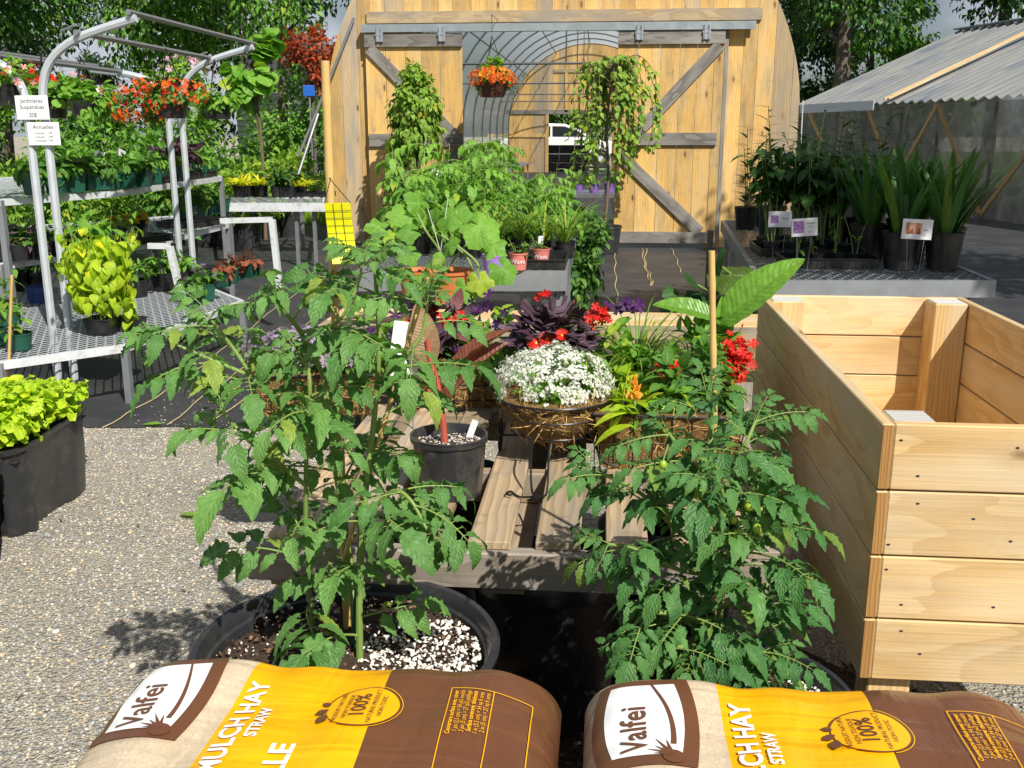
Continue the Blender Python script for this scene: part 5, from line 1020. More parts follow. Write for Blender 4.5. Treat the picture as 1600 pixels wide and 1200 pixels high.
# ================================================================ canna pot and card
cp = at(703, 768, z=PZ); ct = thing('canna_pot', 'black pot holding a red stemmed canna with bronze leaves on the pallet', 'potted plant', (cp[0], cp[1], PZ)); RC = .100; pot('pot', ct, RC, .165, 'black_pot_dusty', rib=9, soil='soil', taper=.86, seg=72)
g = G(); n = 160; a = U(0, 6.28, n); r = RC * .9 * np.sqrt(rng.random(n)); g.inst(st, np.stack([r * np.cos(a), r * np.sin(a), np.full(n, .142)], 1), sph(n), [0, 0, 1], U(.004, .01, n)); obj('soil_chips', g, ct, kind='stuff')
bo = np.array(ct.location); cy = float(bo[1]); w2 = lambda a, b, dy=0.: at(a, b, y=cy + dy) - bo
g = G(); g.tube(catmull([w2(695, 695), w2(690, 640), w2(683, 600), w2(672, 560), w2(668, 530)], 5), np.linspace(.0095, .006, 21), 'stem_red', 8); g.tube(catmull([w2(691, 650), w2(670, 610), w2(655, 575)], 5), np.linspace(.006, .004, 11), 'stem_red', 7); obj('stem', g, ct)
g = G(); big = lambda m, w_, cu, fo=.25: leaf(m, 18, w_, .85, .75, fo, cu, wave=.08)
for tpl, A, B, up, sc in ((big('tan', .42, .5), (672, 575), (655, 480), (.3, -1, .2), .26), (big('bronze', .34, .7, .7), (690, 640), (755, 520), (-.6, -.6, .6), .30), (big('tan', .3, .9), (684, 612), (650, 540), (-.7, -.7, .2), .17), (big('bronze', .28, .4, .8), (695, 600), (772, 505), (-.3, -.3, 1), .2), (big('bronze', .25, 1.2), (662, 575), (690, 650), (.8, -.4, .4), .2)):
    a_, b__ = w2(*A), w2(*B); d = b__ - a_; g.inst(tpl, [a_], [d], [up], [np.linalg.norm(d) * 1.1])
obj('foliage', g, ct)
card('plant_card', 'white plastic card on two wire legs leaning over the canna pot', 'sign', at(632, 598, y=cy + .02), .10, .165, math.radians(22), True, [], stake_h=.13, tiltv=.16)
t = thing('price_tag', 'small white tag clipped inside the canna pot rim', 'tag', (float(bo[0]) + .055, float(bo[1]) + .055, PZ + .13)); g = G(); g.box((0, 0, .03), (.018, .002, .06), 'white_card', tilt=[[.94, 0, .34], [0, 1, 0], [-.34, 0, .94]]); obj('strip', g, t, False)

# ================================================================ coir baskets
T_FIB = leaf('coir_fibre', 5, .022, .5, .3, 0, 1.6, base=.8)
def coir_box(name, label, A, B, dep, h, taper=.03, wires=True, rimr=.005):
    """trough lined with coir between front-bottom corners A and B"""
    A = np.array(A[:2]); B = np.array(B[:2]); d = B - A; ln = np.linalg.norm(d); d /= ln; nr2 = np.array([-d[1], d[0]]); t = thing(name, label, 'basket', (*A, PZ)); g = G(); V = []
    P = lambda a, b, z: (*(d * a + nr2 * b), z)
    na = 22
    for (o, z) in ((taper, 0.), (taper * .5, h * .5), (0, h), (.02, h + .004), (.03, h * .9)):
        ring = [P(a, o, z) for a in np.linspace(o, ln - o, na)] + [P(ln - o, b, z) for b in np.linspace(o, dep - o, 8)[1:]] + [P(a, dep - o, z) for a in np.linspace(ln - o, o, na)[1:]] + [P(o, b, z) for b in np.linspace(dep - o, o, 8)[1:-1]]
        V += [tuple(np.array(v) + np.append(nr2 * .006 * math.sin(i * 1.7 + z * 60), .004 * math.sin(i * 2.3))) for i, v in enumerate(ring)]; m_ = len(ring)
    V = np.array(V); V[:, 2] = np.maximum(V[:, 2], .002); g.add(V, [(k_ * m_ + j, k_ * m_ + (j + 1) % m_, (k_ + 1) * m_ + (j + 1) % m_, (k_ + 1) * m_ + j) for k_ in range(4) for j in range(m_)] , None, 0, 'coir')
    n = 2200; i_ = rng.integers(0, m_, n); f_ = rng.random(n); base = V[i_] * (1 - f_[:, None]) + V[(i_ + m_ * 2) % (m_ * 3)] * f_[:, None]; g.inst(T_FIB, base, rng.normal(size=(n, 3)), np.append(-nr2, .3), U(.02, .06, n)); obj('coir_liner', g, t)
    g = G(); g.add([P(.03, .03, h * .88), P(ln - .03, .03, h * .88), P(ln - .03, dep - .03, h * .88), P(.03, dep - .03, h * .88)], [(0, 1, 2, 3)], None, 0, 'dirt'); obj('soil', g, t, False)
    g = G(); e = -.006
    g.tube([P(e, e, h), P(ln - e, e, h), P(ln - e, dep - e, h), P(e, dep - e, h), P(e, e, h)], .004, 'black_wire', 5)
    if wires:
        for a in np.arange(.0, ln + .01, .055): g.tube([P(a, e, h), P(a, taper - .006 + e, .004)], .0018, 'black_wire', 4, cap=False)
        for s in (0, ln):
            for b in np.arange(0, dep, .06): g.tube([P(s - e * (1 if s == 0 else -1) * -1, b, h), P(s + (taper - .006) * (1 if s == 0 else -1), b, .004)], .0018, 'black_wire', 4, cap=False)
        for z in (.03, h * .5): o = taper * (1 - z / h) - .008; g.tube([P(o, o, z), P(ln - o, o, z), P(ln - o, dep - o, z), P(o, dep - o, z), P(o, o, z)], .0018, 'black_wire', 4)
    obj('wire_frame', g, t); return t, (lambda a, b, z: np.array(P(a, b, z)) ), ln
cb1, Q1, l1 = coir_box('coir_trough', 'rectangular wire trough with golden coir liner at the back of the pallet', at(612, 642, z=PZ), at(802, 640, z=PZ), .22, .175)
g = G(); bush(g, Q1(.1, .1, .2), (.13, .11, .08), 200, T_MID, .05, .2, 9); bush(g, Q1(.36, .08, .22), (.13, .12, .13), 460, T_BRI, .05, .3, 14); bush(g, Q1(.40, .0, .19), (.1, .08, .08), 120, T_MID, .055, .9); obj('foliage', g, cb1)
g = G(); bush(g, Q1(.2, .1, .30), (.11, .09, .10), 110, [leaf('purple_leaf', 6, .5, .8, .9, .2, .6)], .085, .1, 9); obj('purple_foliage', g, cb1)
for dx_, dz_ in ((-.1, .0), (-.03, .05), (.05, .02), (.08, -.03), (-.06, -.04), (.01, -.01)): g = G(); n = 8; g.inst(FL['red'], Q1(.18 + dx_, .05, .3 + dz_) + rng.normal(size=(n, 3)) * .011, rng.normal(size=(n, 3)) * .4 + [0, -.6, .7], rng.normal(size=(n, 3)), U(.011, .019, n)); obj('flower_head', g, cb1)
c_ = Q1(.34, .05, .27)
for _ in range(24): g = G(); g.inst(FL['dark'], c_ + rng.normal(size=(1, 3)) * [.11, .05, .06], rng.normal(size=(1, 3)) * .4 + [0, -.8, .5], rng.normal(size=(1, 3)), U(.018, .028, 1)); obj('petunia_bloom', g, cb1)
cb2, Q2, l2 = coir_box('coir_trough', 'coir lined trough of lilac alyssum behind the left tomato plant', at(398, 655, z=PZ), at(590, 652, z=PZ), .22, .15)
g = G(); bush(g, Q2(.22, .1, .2), (.25, .14, .1), 700, T_MID, .03, .1, 20); obj('foliage', g, cb2); g = G(); flowers(g, Q2(.17, .08, .2), (.22, .14, .1), 900, FL['lilac'], .0085, jit=.4, cone=-.05); obj('lilac_flowers', g, cb2)
g = G(); bush(g, Q2(.42, .12, .26), (.1, .1, .1), 220, T_BRI, .045, .2, 10); obj('petunia_foliage', g, cb2)
for _ in range(12): g = G(); g.inst(FL['dark'], Q2(.42, .05, .3) + rng.normal(size=(1, 3)) * [.09, .04, .06], rng.normal(size=(1, 3)) * .4 + [0, -.8, .5], rng.normal(size=(1, 3)), U(.02, .028, 1)); obj('petunia_bloom', g, cb2)
A3 = at(928, 735, z=PZ); cb3, Q3, l3 = coir_box('coir_trough', 'coir trough of red flowers and lime leaves beside the planter box', A3, A3 + [.42, -.01, 0], .52, .17, .025)
g = G(); bush(g, Q3(.1, .12, .2), (.14, .13, .07), 170, [T_YB, T_BRI], .07, .2, 9); bush(g, Q3(.28, .2, .22), (.16, .16, .09), 320, T_MID, .06, .2, 14); bush(g, Q3(.3, .42, .24), (.15, .14, .12), 260, [T_BRI, T_MID], .06, .2, 12); obj('foliage', g, cb3)
oo = np.array(cb3.location); w3 = lambda a, b, y: at(a, b, y=y) - oo
def frond(g, c, n, h, m, lean, w_=.014): tuft(g, c, n, h, leaf(m, 7, w_, .5, .5, .2, 1.5, base=.4), .04, lean, .35)
g = G(); c_ = Q3(.12, .46, .16); frond(g, c_, 420, .34, 'grass', .95, .011); frond(g, Q3(.3, .46, .16), 160, .26, 'grass', .9, .011); obj('fine_grass', g, cb3)
g = G()
for a, b, s, n, sp in ((1046, 590, .016, 46, .028), (1040, 625, .015, 26, .02), (1150, 560, .018, 80, .034), (1147, 535, .012, 12, .015), (1058, 575, .012, 10, .012)):
    c_ = w3(a, b, 2.95 if a < 1100 else 3.05); g = G(); g.inst(FL['red'], c_ + rng.normal(size=(n, 3)) * [sp * .7, sp * .6, sp], rng.normal(size=(n, 3)) * .5 + [0, -.6, .6], rng.normal(size=(n, 3)), s * U(.7, 1.2, n)); g.tube([c_, c_ * [1, 1, .4]], .004, 'stem_green', 5); obj('flower_head', g, cb3)
g = G(); g.tube([(0, 0, 0), (0, 0, .01)], .001, 'stem_green', 4)
g = G(); c_ = w3(992, 615, 2.8); n = 60; t_ = rng.random(n); g.inst(leaf('f_amber', 5, .35, .8, .9, .2, .3), np.stack([c_[0] + (1 - t_) * rng.normal(size=n) * .012, c_[1] + (1 - t_) * rng.normal(size=n) * .012, c_[2] - .03 + t_ * .07], 1), np.stack([rng.normal(size=n) * .4, rng.normal(size=n) * .4, np.ones(n)], 1), [0, -1, .1], .022)
bush(g, c_ - [0, 0, .05], (.07, .06, .04), 34, T_YB, .095, -.1, None, .3, .3); obj('lime_celosia', g, cb3)
g = G(); g.inst(T_YB, [w3(985, 645, 2.72), w3(990, 665, 2.7), w3(975, 640, 2.75)], [[-1, -.4, .1], [-1, -.3, -.05], [-.6, -.5, -.5]], [[0, 0, 1]], [.12, .13, .09]); obj('lime_leaves', g, cb3)
# broad canna leaves rising from the trough
cn = thing('canna_plant', 'canna with two broad ribbed bright green leaves beside the thin cane', 'plant', tuple(oo + Q3(.31, .44, .15))); bo = np.array(cn.location); cyy = float(bo[1]); w4 = lambda a, b, dy=0: at(a, b, y=cyy + dy) - bo
g = G(); g.tube(catmull([(0, 0, 0), w4(1124, 570), w4(1122, 505)], 6), np.linspace(.008, .006, 13), 'stem_green', 7); g2 = leaf('canna', 26, .50, .82, .75, .45, .55, wave=.05)
for A, B, up, k_ in (((1122, 512), (1230, 402), (-.55, -.75, .5), 1.12), ((1122, 500), (1036, 462), (-.1, -.55, .85), 1.08)):
    a_, b__ = w4(*A), w4(B[0], B[1], -.05); d = b__ - a_; g.inst(leaf('canna', 26, .37 if B[0] > 1200 else .38, .8, .7, .4, .45, wave=.05), [a_], [d], [up], [np.linalg.norm(d) * k_])
g.inst(leaf('canna', 16, .3, .8, .7, .7, .2), [w4(1123, 520)], [[.05, 0, 1]], [[0, -1, 0]], [.12]); obj('foliage', g, cn)
# round basket of purple sweet potato vine behind the white flowers
sp_ = at(868, 600, z=PZ); sp_[1] = 3.22; sb = thing('coir_basket', 'round coir basket with dark purple vine and red blooms behind the white flowers', 'basket', (float(at(868, 560, y=3.22)[0]), 3.22, PZ)); g = G(); g.lathe((0, 0, 0), [(.02, .002), (.1, .002), (.16, .09), (.19, .17), (.17, .17), (.02, .15)], 'coir', 30); obj('coir_liner', g, sb)
g = G(); bush(g, (0, 0, .22), (.2, .18, .08), 340, T_MID, .055, .2, 14); bush(g, (.16, -.02, .24), (.13, .12, .1), 220, T_BRI, .06, .2, 10); obj('foliage', g, sb)
g = G(); n = 62; v = sph(n); v[:, 2] = abs(v[:, 2]) * .8; g.inst(T_PUR, np.array([-.01, -.02, .29]) + v * [.13, .1, .11], v + [0, -.3, -.1], v * .3 + [0, -.4, 1], U(.07, .11, n)); obj('purple_vine', g, sb)
bo = np.array(sb.location); w5 = lambda a, b, dy=0: at(a, b, y=3.22 + dy) - bo; g = G()
for a, b, s in ((838, 536, .03), (855, 530, .027), (878, 524, .022)): g = G(); g.inst(F_GER, [w5(a, b, -.13)] * 2, [[.0, -.75, .65], [0.1, -.6, .7]], [[0, 0, 1], [.4, 0, 1]], [s, s * .8]); obj('daisy_bloom', g, sb)
for a, b, n in ((938, 492, 18), (925, 500, 8), (853, 462, 6)): g = G(); g.inst(FL['red'], w5(a, b) + rng.normal(size=(n, 3)) * .014, rng.normal(size=(n, 3)) + [0, -1, 1], rng.normal(size=(n, 3)), U(.012, .02, n)); obj('flower_head', g, sb)
for _ in range(7): g = G(); g.inst(FL['dark'], w5(975, 480) + rng.normal(size=(1, 3)) * [.03, .02, .015], rng.normal(size=(1, 3)) * .4 + [0, -.8, .6], rng.normal(size=(1, 3)), .024); obj('petunia_bloom', g, sb)
# white alyssum in a little wire cart
ac = at(866, 618, y=2.86); wc = thing('flower_cart', 'black wire cart basket overflowing with tiny white flowers, mid pallet', 'basket', (ac[0], ac[1], PZ)); hz = ac[2] - PZ; R_ = .165
g = G(); g.lathe((0, 0, hz - .125), [(.01, 0), (.07, .0), (.12, .03), (.155, .085), (.168, .13), (.15, .135), (.02, .12)], 'coir', 34)
n = 3000; a = U(0, 6.28, n); ph_ = U(.05, 1, n); rr = R_ * np.sin(ph_ * 1.57) ** .7; g.inst(T_FIB, np.stack([rr * np.cos(a), rr * np.sin(a), hz - .125 + .13 * ph_], 1), np.stack([-np.sin(a) + rng.normal(size=n) * .9, np.cos(a) + rng.normal(size=n) * .9, rng.normal(size=n) * .8], 1), np.stack([np.cos(a), np.sin(a), a * 0], 1), U(.03, .09, n)); obj('coir_liner', g, wc)
g = G(); th = np.linspace(0, 2 * math.pi, 33)
for rr, zz in ((.178, hz + .005), (.172, hz - .04), (.13, hz - .1)): g.tube(np.stack([rr * np.cos(th), rr * np.sin(th), np.full(33, zz)], 1), .0034 if zz > hz else .0025, 'black_wire', 5)
for k_ in range(10):
    a = k_ * .628; P = [(.178 * math.cos(a), .178 * math.sin(a), hz)]; P += [((.178 - .02 * q) * math.cos(a + .25 * math.sin(q * 2.)), (.178 - .02 * q) * math.sin(a + .25 * math.sin(q * 2.)), hz - .022 * q) for q in (1, 2, 3, 4, 5)]; g.tube(catmull(P, 3), .0026, 'black_wire', 4)
for s in (-1, 1): g.tube(catmull([(-.02 + s * .02, -.15, hz - .06), (-.025 + s * .024, -.26, .10), (-.02 + s * .02, -.36, .02), (-.02, -.375, .012), (-.05, -.40, .008)], 5), .0032, 'black_wire', 5)
g.tube(catmull([(-.02, -.375, .012), (-.07, -.37, .006), (-.1, -.33, .006), (-.11, -.36, .01), (-.095, -.37, .01)], 5), .0028, 'black_wire', 5)
g.tube(catmull([(.1, -.1, hz - .06), (.15, -.12, .03), (.2, -.1, .02), (.22, -.06, .05)], 6), .0035, 'black_wire', 5)
g.tube([(-.16, .03, .055), (.16, .03, .055)], .003, 'black_wire', 5); g.tube([(-.1, .03, .055), (-.1, 0, hz - .1)], .003, 'black_wire', 5); g.tube([(.1, .03, .055), (.1, 0, hz - .1)], .003, 'black_wire', 5); obj('wire_frame', g, wc)
for s in (-1, 1):
    g = G(); g.tube(np.stack([np.full(33, s * .165), .03 + .05 * np.cos(th), .055 + .05 * np.sin(th)], 1), .0035, 'black_wire', 5)
    for k_ in range(6): a = k_ * 1.047; g.tube([(s * .165, .03, .055), (s * .165, .03 + .05 * math.cos(a), .055 + .05 * math.sin(a))], .0018, 'black_wire', 4)
    obj('wheel', g, wc)
g = G(); bush(g, (0, 0, hz + .01), (.165, .15, .11), 900, leaf('bright', 5, .3, .8, .9, .2, .4), .035, 0, 24, .3, .6); obj('foliage', g, wc)
g = G(); n = 560; v = sph(n * 3); v = v[v[:, 2] > -.08][:n]; n = len(v); cl = np.array([0, 0, hz + .02]) + v * [.178, .16, .125] * (U(.90, 1.04, (n, 1)) + .05 * np.sin(v[:, :1] * 7 + 1) * np.sin(v[:, 1:2] * 6)); m_ = 9; pp = np.repeat(cl, m_, 0) + rng.normal(size=(n * m_, 3)) * .0055; vv = np.repeat(v, m_, 0) + rng.normal(size=(n * m_, 3)) * .35; g.inst(disc('f_white', 4, .3, .1), pp, vv, rng.normal(size=(n * m_, 3)), U(.0034, .0052, n * m_)); obj('white_flowers', g, wc)

# ================================================================ big black pots with tomato plants
def bigpot(c, r, h, label, soilz=.9):
    t = thing('large_pot', label, 'pot', (c[0], c[1], 0)); g = G(); g.lathe((0, 0, 0), [(.01, .0), (r * .84, 0), (r * .86, .02), (r * .96, h * .86), (r * .985, h * .87), (r * .985, h * .93), (r * 1.0, h * .935), (r * 1.035, h * .96), (r * 1.04, h * .985), (r * 1.02, h), (r * .985, h * .995), (r * .965, h * .97), (r * .955, h * .93), (r * .935, h * .92), (r * .92, h * .78), (.05, h * .7)], 'black_pot_dusty', 72); obj('pot_shell', g, t)
    g = G(); V = [(0, 0, h * soilz + .01)]; q = np.linspace(0, 6.2832, 48, endpoint=False)
    for k_ in (.35, .7, 1.): V += [(r * .925 * k_ * math.cos(a), r * .925 * k_ * math.sin(a), h * soilz + .012 * math.sin(a * 3 + k_ * 5) * k_ - .02 * (k_ == 1)) for a in q]
    g.add(V, [(0, 1 + j, 1 + (j + 1) % 48) for j in range(48)] + [(1 + k_ * 48 + j, 1 + (k_ + 1) * 48 + j, 1 + (k_ + 1) * 48 + (j + 1) % 48, 1 + k_ * 48 + (j + 1) % 48) for k_ in (0, 1) for j in range(48)], None, 0, 'dirt'); obj('soil', g, t)
    stp = G(); V, Lc, R, Q, T, QM, TM = st.cat(); stp.add(V, [tuple(q) for q in T], None, 0, 'perlite'); stb = G(); stb.add(V, [tuple(q) for q in T], None, 0, 'bark_chip')
    g = G(); n = 1050; a = U(-1.5, 1.5, n); rr = r * .9 * np.sqrt(rng.random(n)); x = rr * np.cos(a); y = rr * np.sin(a); dn = np.hypot(x - r * .52, y - r * .1) < r * .46
    g.inst(stp, np.stack([x, y, np.full(n, h * soilz + .008) + .008 * rng.random(n)], 1)[dn], sph(dn.sum()), [0, 0, 1], U(.004, .0115, dn.sum())); n = 260; a = U(0, 6.28, n); rr = r * .9 * np.sqrt(rng.random(n)); g.inst(stp, np.stack([rr * np.cos(a), rr * np.sin(a), np.full(n, h * soilz + .012)], 1), sph(n), [0, 0, 1], U(.003, .007, n)); obj('perlite', g, t, kind='stuff')
    g = G(); n = 1300; a = U(0, 6.28, n); rr = r * .9 * np.sqrt(rng.random(n)); g.inst(stb, np.stack([rr * np.cos(a), rr * np.sin(a), np.full(n, h * soilz + .008)], 1), sph(n), [0, 0, 1], U(.003, .011, n)); obj('bark_chips', g, t, kind='stuff'); return t
c1 = at(542, 1000, z=.5); c2 = at(1148, 1085, z=.5)
bigpot(c1, .315, .5, 'large black pot of perlite soil holding the left tomato plant'); bigpot(c2, .225, .5, 'large black pot behind the right bag holding the darker tomato plant')
def tomato(name, label, base, paths, tpls, lsz, step, stem='stem_green', seed=1, bias=(0, -.35, 0), dens=1.):
    """paths: lists of (px, py, depth y); leaves spiral along each"""
    global rng
    keep = rng; rng = np.random.default_rng(seed)
    t = thing(name, label, 'plant', base); bo = np.array(base, float); gs = G(); gl = G()
    for pi, (path, r0, r1, skip) in enumerate(paths):
        P = catmull([at(a, b, y=y) - bo for a, b, y in path], 8); gs.tube(P, np.linspace(r0, r1, len(P)), stem, 8)
        sl_ = np.concatenate([[0], np.cumsum(np.linalg.norm(np.diff(P, axis=0), axis=1))]); s_ = skip; az = U(0, 6.28)
        while s_ < sl_[-1]:
            k_ = min(int(np.searchsorted(sl_, s_)), len(P) - 1); az += 2.4 + U(-.5, .5); T_ = P[min(k_ + 1, len(P) - 1)] - P[k_ - 1]; T_ /= np.linalg.norm(T_)
            d = np.array([math.cos(az), math.sin(az) * .75, 0]) + T_ * .5 + np.array(bias) + [0, 0, U(-.15, .45)]; up = np.array([0, -.25, 1.]) + rng.normal(size=3) * .22
            f_ = 1 - .35 * (s_ / sl_[-1]) ** 2; gl.inst(tpls[int(rng.integers(0, len(tpls)))], [P[k_]], [d], [up], [lsz * f_ * U(.7, 1.12)], np.array([rng.random()])); s_ += step * U(.75, 1.25)
        for q in range(5): d = rng.normal(size=3) * .5 + T_; gl.inst(tpls[int(rng.integers(0, len(tpls)))], [P[-1 - (q % 3)]], [d], [[0, -.4, 1]], [lsz * U(.25, .5)], np.array([.5 + .5 * rng.random()]))
    obj('stems', gs, t); obj('foliage', gl, t); rng = keep; return t
b1 = at(562, 1030, z=.455); y1 = float(b1[1])
tomato('tomato_plant', 'tall open tomato plant on a thick bamboo cane in the left pot', b1, [
    (((562, 1035, y1), (562, 920, y1), (570, 780, y1 + .02), (585, 650, y1 + .05), (592, 540, y1 + .04), (588, 450, y1 + .03), (585, 405, y1)), .008, .004, .05),
    (((492, 1010, y1 + .1), (480, 880, y1 + .05), (478, 740, y1), (484, 620, y1 - .05), (482, 575, y1 - .05)), .006, .0035, .1),
    (((556, 1000, y1 + .05), (545, 860, y1 + .12), (522, 720, y1 + .12), (508, 600, y1 + .1), (470, 520, y1 + .08), (440, 480, y1 + .05), (425, 440, y1)), .008, .004, .2),
    (((508, 620, y1 + .1), (455, 640, y1 + .05), (405, 600, y1), (365, 545, y1), (330, 500, y1 - .02)), .006, .003, .06),
    (((480, 760, y1), (430, 720, y1 - .05), (390, 690, y1 - .08), (345, 640, y1 - .05)), .005, .003, .08),
    (((560, 820, y1), (610, 770, y1 - .05), (640, 780, y1 - .08), (668, 830, y1 - .1)), .0055, .003, .06),
    (((590, 600, y1 + .05), (630, 560, y1), (660, 520, y1), (668, 470, y1)), .005, .003, .05),
    (((420, 600, y1), (350, 570, y1), (290, 545, y1 - .02), (262, 530, y1 - .03)), .0045, .0025, .05),
    (((470, 520, y1 + .08), (530, 500, y1), (560, 440, y1), (565, 415, y1)), .0045, .0025, .08)], TOM, .235, .049, seed=3)
b2 = at(1112, 1060, z=.455); y2 = float(b2[1])
rt_ = tomato('tomato_plant', 'bushy dark green tomato plant with unripe fruit in the right pot', b2, [
    (((1112, 1060, y2), (1125, 960, y2), (1130, 860, y2), (1122, 760, y2), (1112, 680, y2), (1110, 625, y2)), .008, .0045, .02),
    (((1125, 870, y2), (1060, 830, y2 - .05), (1000, 770, y2 - .05), (940, 740, y2 - .02)), .006, .003, .05),
    (((1128, 900, y2), (1180, 850, y2 - .08), (1200, 800, y2 - .08), (1195, 745, y2 - .05)), .006, .003, .05),
    (((1120, 980, y2), (1060, 960, y2 - .1), (1010, 960, y2 - .12), (985, 985, y2 - .12)), .006, .003, .05),
    (((1122, 950, y2), (1180, 930, y2 - .1), (1205, 905, y2 - .1)), .006, .003, .05),
    (((1120, 760, y2), (1070, 710, y2 - .05), (1040, 670, y2)), .005, .003, .05),
    (((1125, 900, y2), (1060, 890, y2 - .08), (1000, 860, y2 - .1), (950, 850, y2 - .1)), .005, .003, .04),
    (((1125, 1010, y2), (1070, 1010, y2 - .12), (1020, 1020, y2 - .14)), .005, .003, .03),
    (((1120, 740, y2), (1160, 700, y2 - .05), (1180, 660, y2 - .03)), .005, .003, .04),
    (((1125, 820, y2), (1130, 780, y2 - .12), (1120, 740, y2 - .14)), .005, .003, .03),
    (((1115, 1030, y2), (1160, 1010, y2 - .1), (1190, 1020, y2 - .12)), .005, .003, .04)], TOMD, .20, .026, seed=11, bias=(0, -.2, .05))
g = G(); gb = G(); bo = np.array(b2, float); b_ = bmesh.new(); bmesh.ops.create_uvsphere(b_, u_segments=14, v_segments=10, radius=1); Vv = np.array([tuple(v.co) for v in b_.verts]) * [1, 1, 1.15]; b_.verts.index_update(); Ff = [tuple(v.index for v in f.verts) for f in b_.faces]; b_.free()
for i, (a, b, r) in enumerate(((1153, 836, .012), (1172, 845, .011), (1183, 826, .010), (1170, 790, .011), (1180, 783, .009), (1160, 858, .008), (1092, 773, .011), (1088, 752, .007), (1036, 726, .009), (1186, 795, .008), (1146, 812, .008))):
    c_ = at(a, b, y=y2 - .13) - bo; g = G(); g.add(Vv * r * .85 + c_, Ff, None, rng.random(), 'fruit'); g.tube([c_ + [0, 0, r], c_ + [.01, .03, r + .02]], .0015, 'stem_green', 4); obj('fruit', g, rt_)
# canes
def cane(name, label, a, b, r, m='bamboo', knots=5):
    a = np.array(a); b = np.array(b); P = [a + (b - a) * t for t in np.linspace(0, 1, knots * 6 + 1)]; rr = [r * (1.0 + (.16 if i % 6 == 3 else 0)) for i in range(len(P))]; g = G(); g.tube(P, rr, m, 10); return tag(obj(name, g, None), label, 'cane')
cane('bamboo_cane', 'thick tall bamboo cane rising from the left tomato pot', at(508, 95, y=2.02), at(543, 985, y=2.02), .0088, knots=9)
cane('bamboo_cane', 'thin yellow cane standing in the right tomato plant', at(1112, 392, y=y2 + .03), at(1122, 1050, y=y2 + .03), .0062, knots=7)
cane('bamboo_cane', 'slanting cane crossing the left tomato stems', at(668, 432, y=y1 + .1), at(500, 1000, y=y1 + .12), .005)
cane('green_stake', 'short blue green stake beside the left tomato stem', at(566, 800, y=y1 + .03), at(551, 1010, y=y1 + .05), .005, 'green_pot')
# sticky trap
q = at(540, 412, y=1.98); yc = thing('sticky_trap', 'yellow sticky insect card with a black grid hanging beside the thick cane', 'insect trap', q, None, math.radians(20)); yw, yh = .052, .122; g = G(); V = []; nn = 9
for i in range(nn): z = yh * i / (nn - 1); V += [(-yw / 2 - .012 * (z / yh), .012 * math.sin(z * 30), z), (yw / 2 - .012 * (z / yh), .012 * math.sin(z * 30) + .004, z)]
g.add(V, [(2 * i, 2 * i + 1, 2 * i + 3, 2 * i + 2) for i in range(nn - 1)], None, 0, 'yellow_card'); co = obj('card', g, yc, False); md = co.modifiers.new('s', 'SOLIDIFY'); md.thickness = .001
g = G()
for i in range(1, nn - 1): g.tube([np.array(V[2 * i]) - [0, .002, 0], np.array(V[2 * i + 1]) - [0, .002, 0]], .0005, 'ink', 4)
for f_ in (.33, .66): g.tube([np.array(V[2 * i]) * (1 - f_) + np.array(V[2 * i + 1]) * f_ - [0, .002, 0] for i in range(nn)], .0005, 'ink', 4)
obj('grid_lines', g, co); g = G(); g.tube([V[-2], (-.022, 0, yh + .05)], .0008, 'black_wire', 4); g.tube([V[-1], (-.026, 0, yh + .05)], .0008, 'black_wire', 4); obj('wire_tie', g, yc)
# fallen leaves
for i, (a, b, s, m, az) in enumerate(((285, 805, .085, 'bright', 1.2), (232, 662, .12, 'bright', 1.5))):
    g = G(); g.inst(leaf(m, 10, .5, .8, .9, .1, .2, ser=.15), [at(a + 20, b, z=.02)], [[-math.sin(az), math.cos(az), .02]], [[0, 0, 1]], [s]); tag(obj('fallen_leaf', g, None), 'torn green leaf lying on the ' + ('open gravel' if i == 0 else 'edge of the black fabric'), 'leaf')

# ================================================================ printed bags
BZ = .73
k = N('bag_print'); lc = k.n_sep(k.loc()); u = lc[0]; p = k.pos()
fib = k.noise(k.map(p, (90, 160, 60)), 1., 5, .7, 1.5); fib2 = k.noise(k.map(p, (40, 25, 60), (3, 3, 3)), 1., 6, .75, 3.)
fib = k.noise(p, 95, 5, .8, 6.); straw = k.mix(k.val(fib, .38, .62), (.48, .36, .23), (.74, .62, .45)); straw = k.mix(k.val(fib2, .55, .72, 0, .6), straw, (.86, .76, .58)); straw = k.mix(k.val(k.noise(p, 20, 5, .7), .55, .7, 0, .35), straw, (.50, .34, .20))
uy = k.math('GREATER_THAN', u, .292); ub = k.math('GREATER_THAN', u, .612)
col = k.mix(uy, straw, (.92, .435, .003)); col = k.mix(ub, col, (.145, .058, .026)); k.fin(col, k.val(k.noise(p, 12, 4), .3, .7, .16, .36), 0, .5)
wr = k.noise(k.map(p, (3.2, 20, 10)), 1., 2, .4, .8); wr2 = k.noise(k.map(p, (22, 7, 10), (4, 1, 2)), 1., 3, .5, 1.); k.bump(k.math('ADD', wr, k.math('MULTIPLY', wr2, .5)), .5, .014)
plain('bag_brown', (.145, .058, .026), .35, var=.05); plain('bag_yellow', (.92, .435, .003), .35, var=.02); plain('bag_white', (.86, .86, .86), .35, var=.02)
BL, BD, BTK = .675, .46, .19
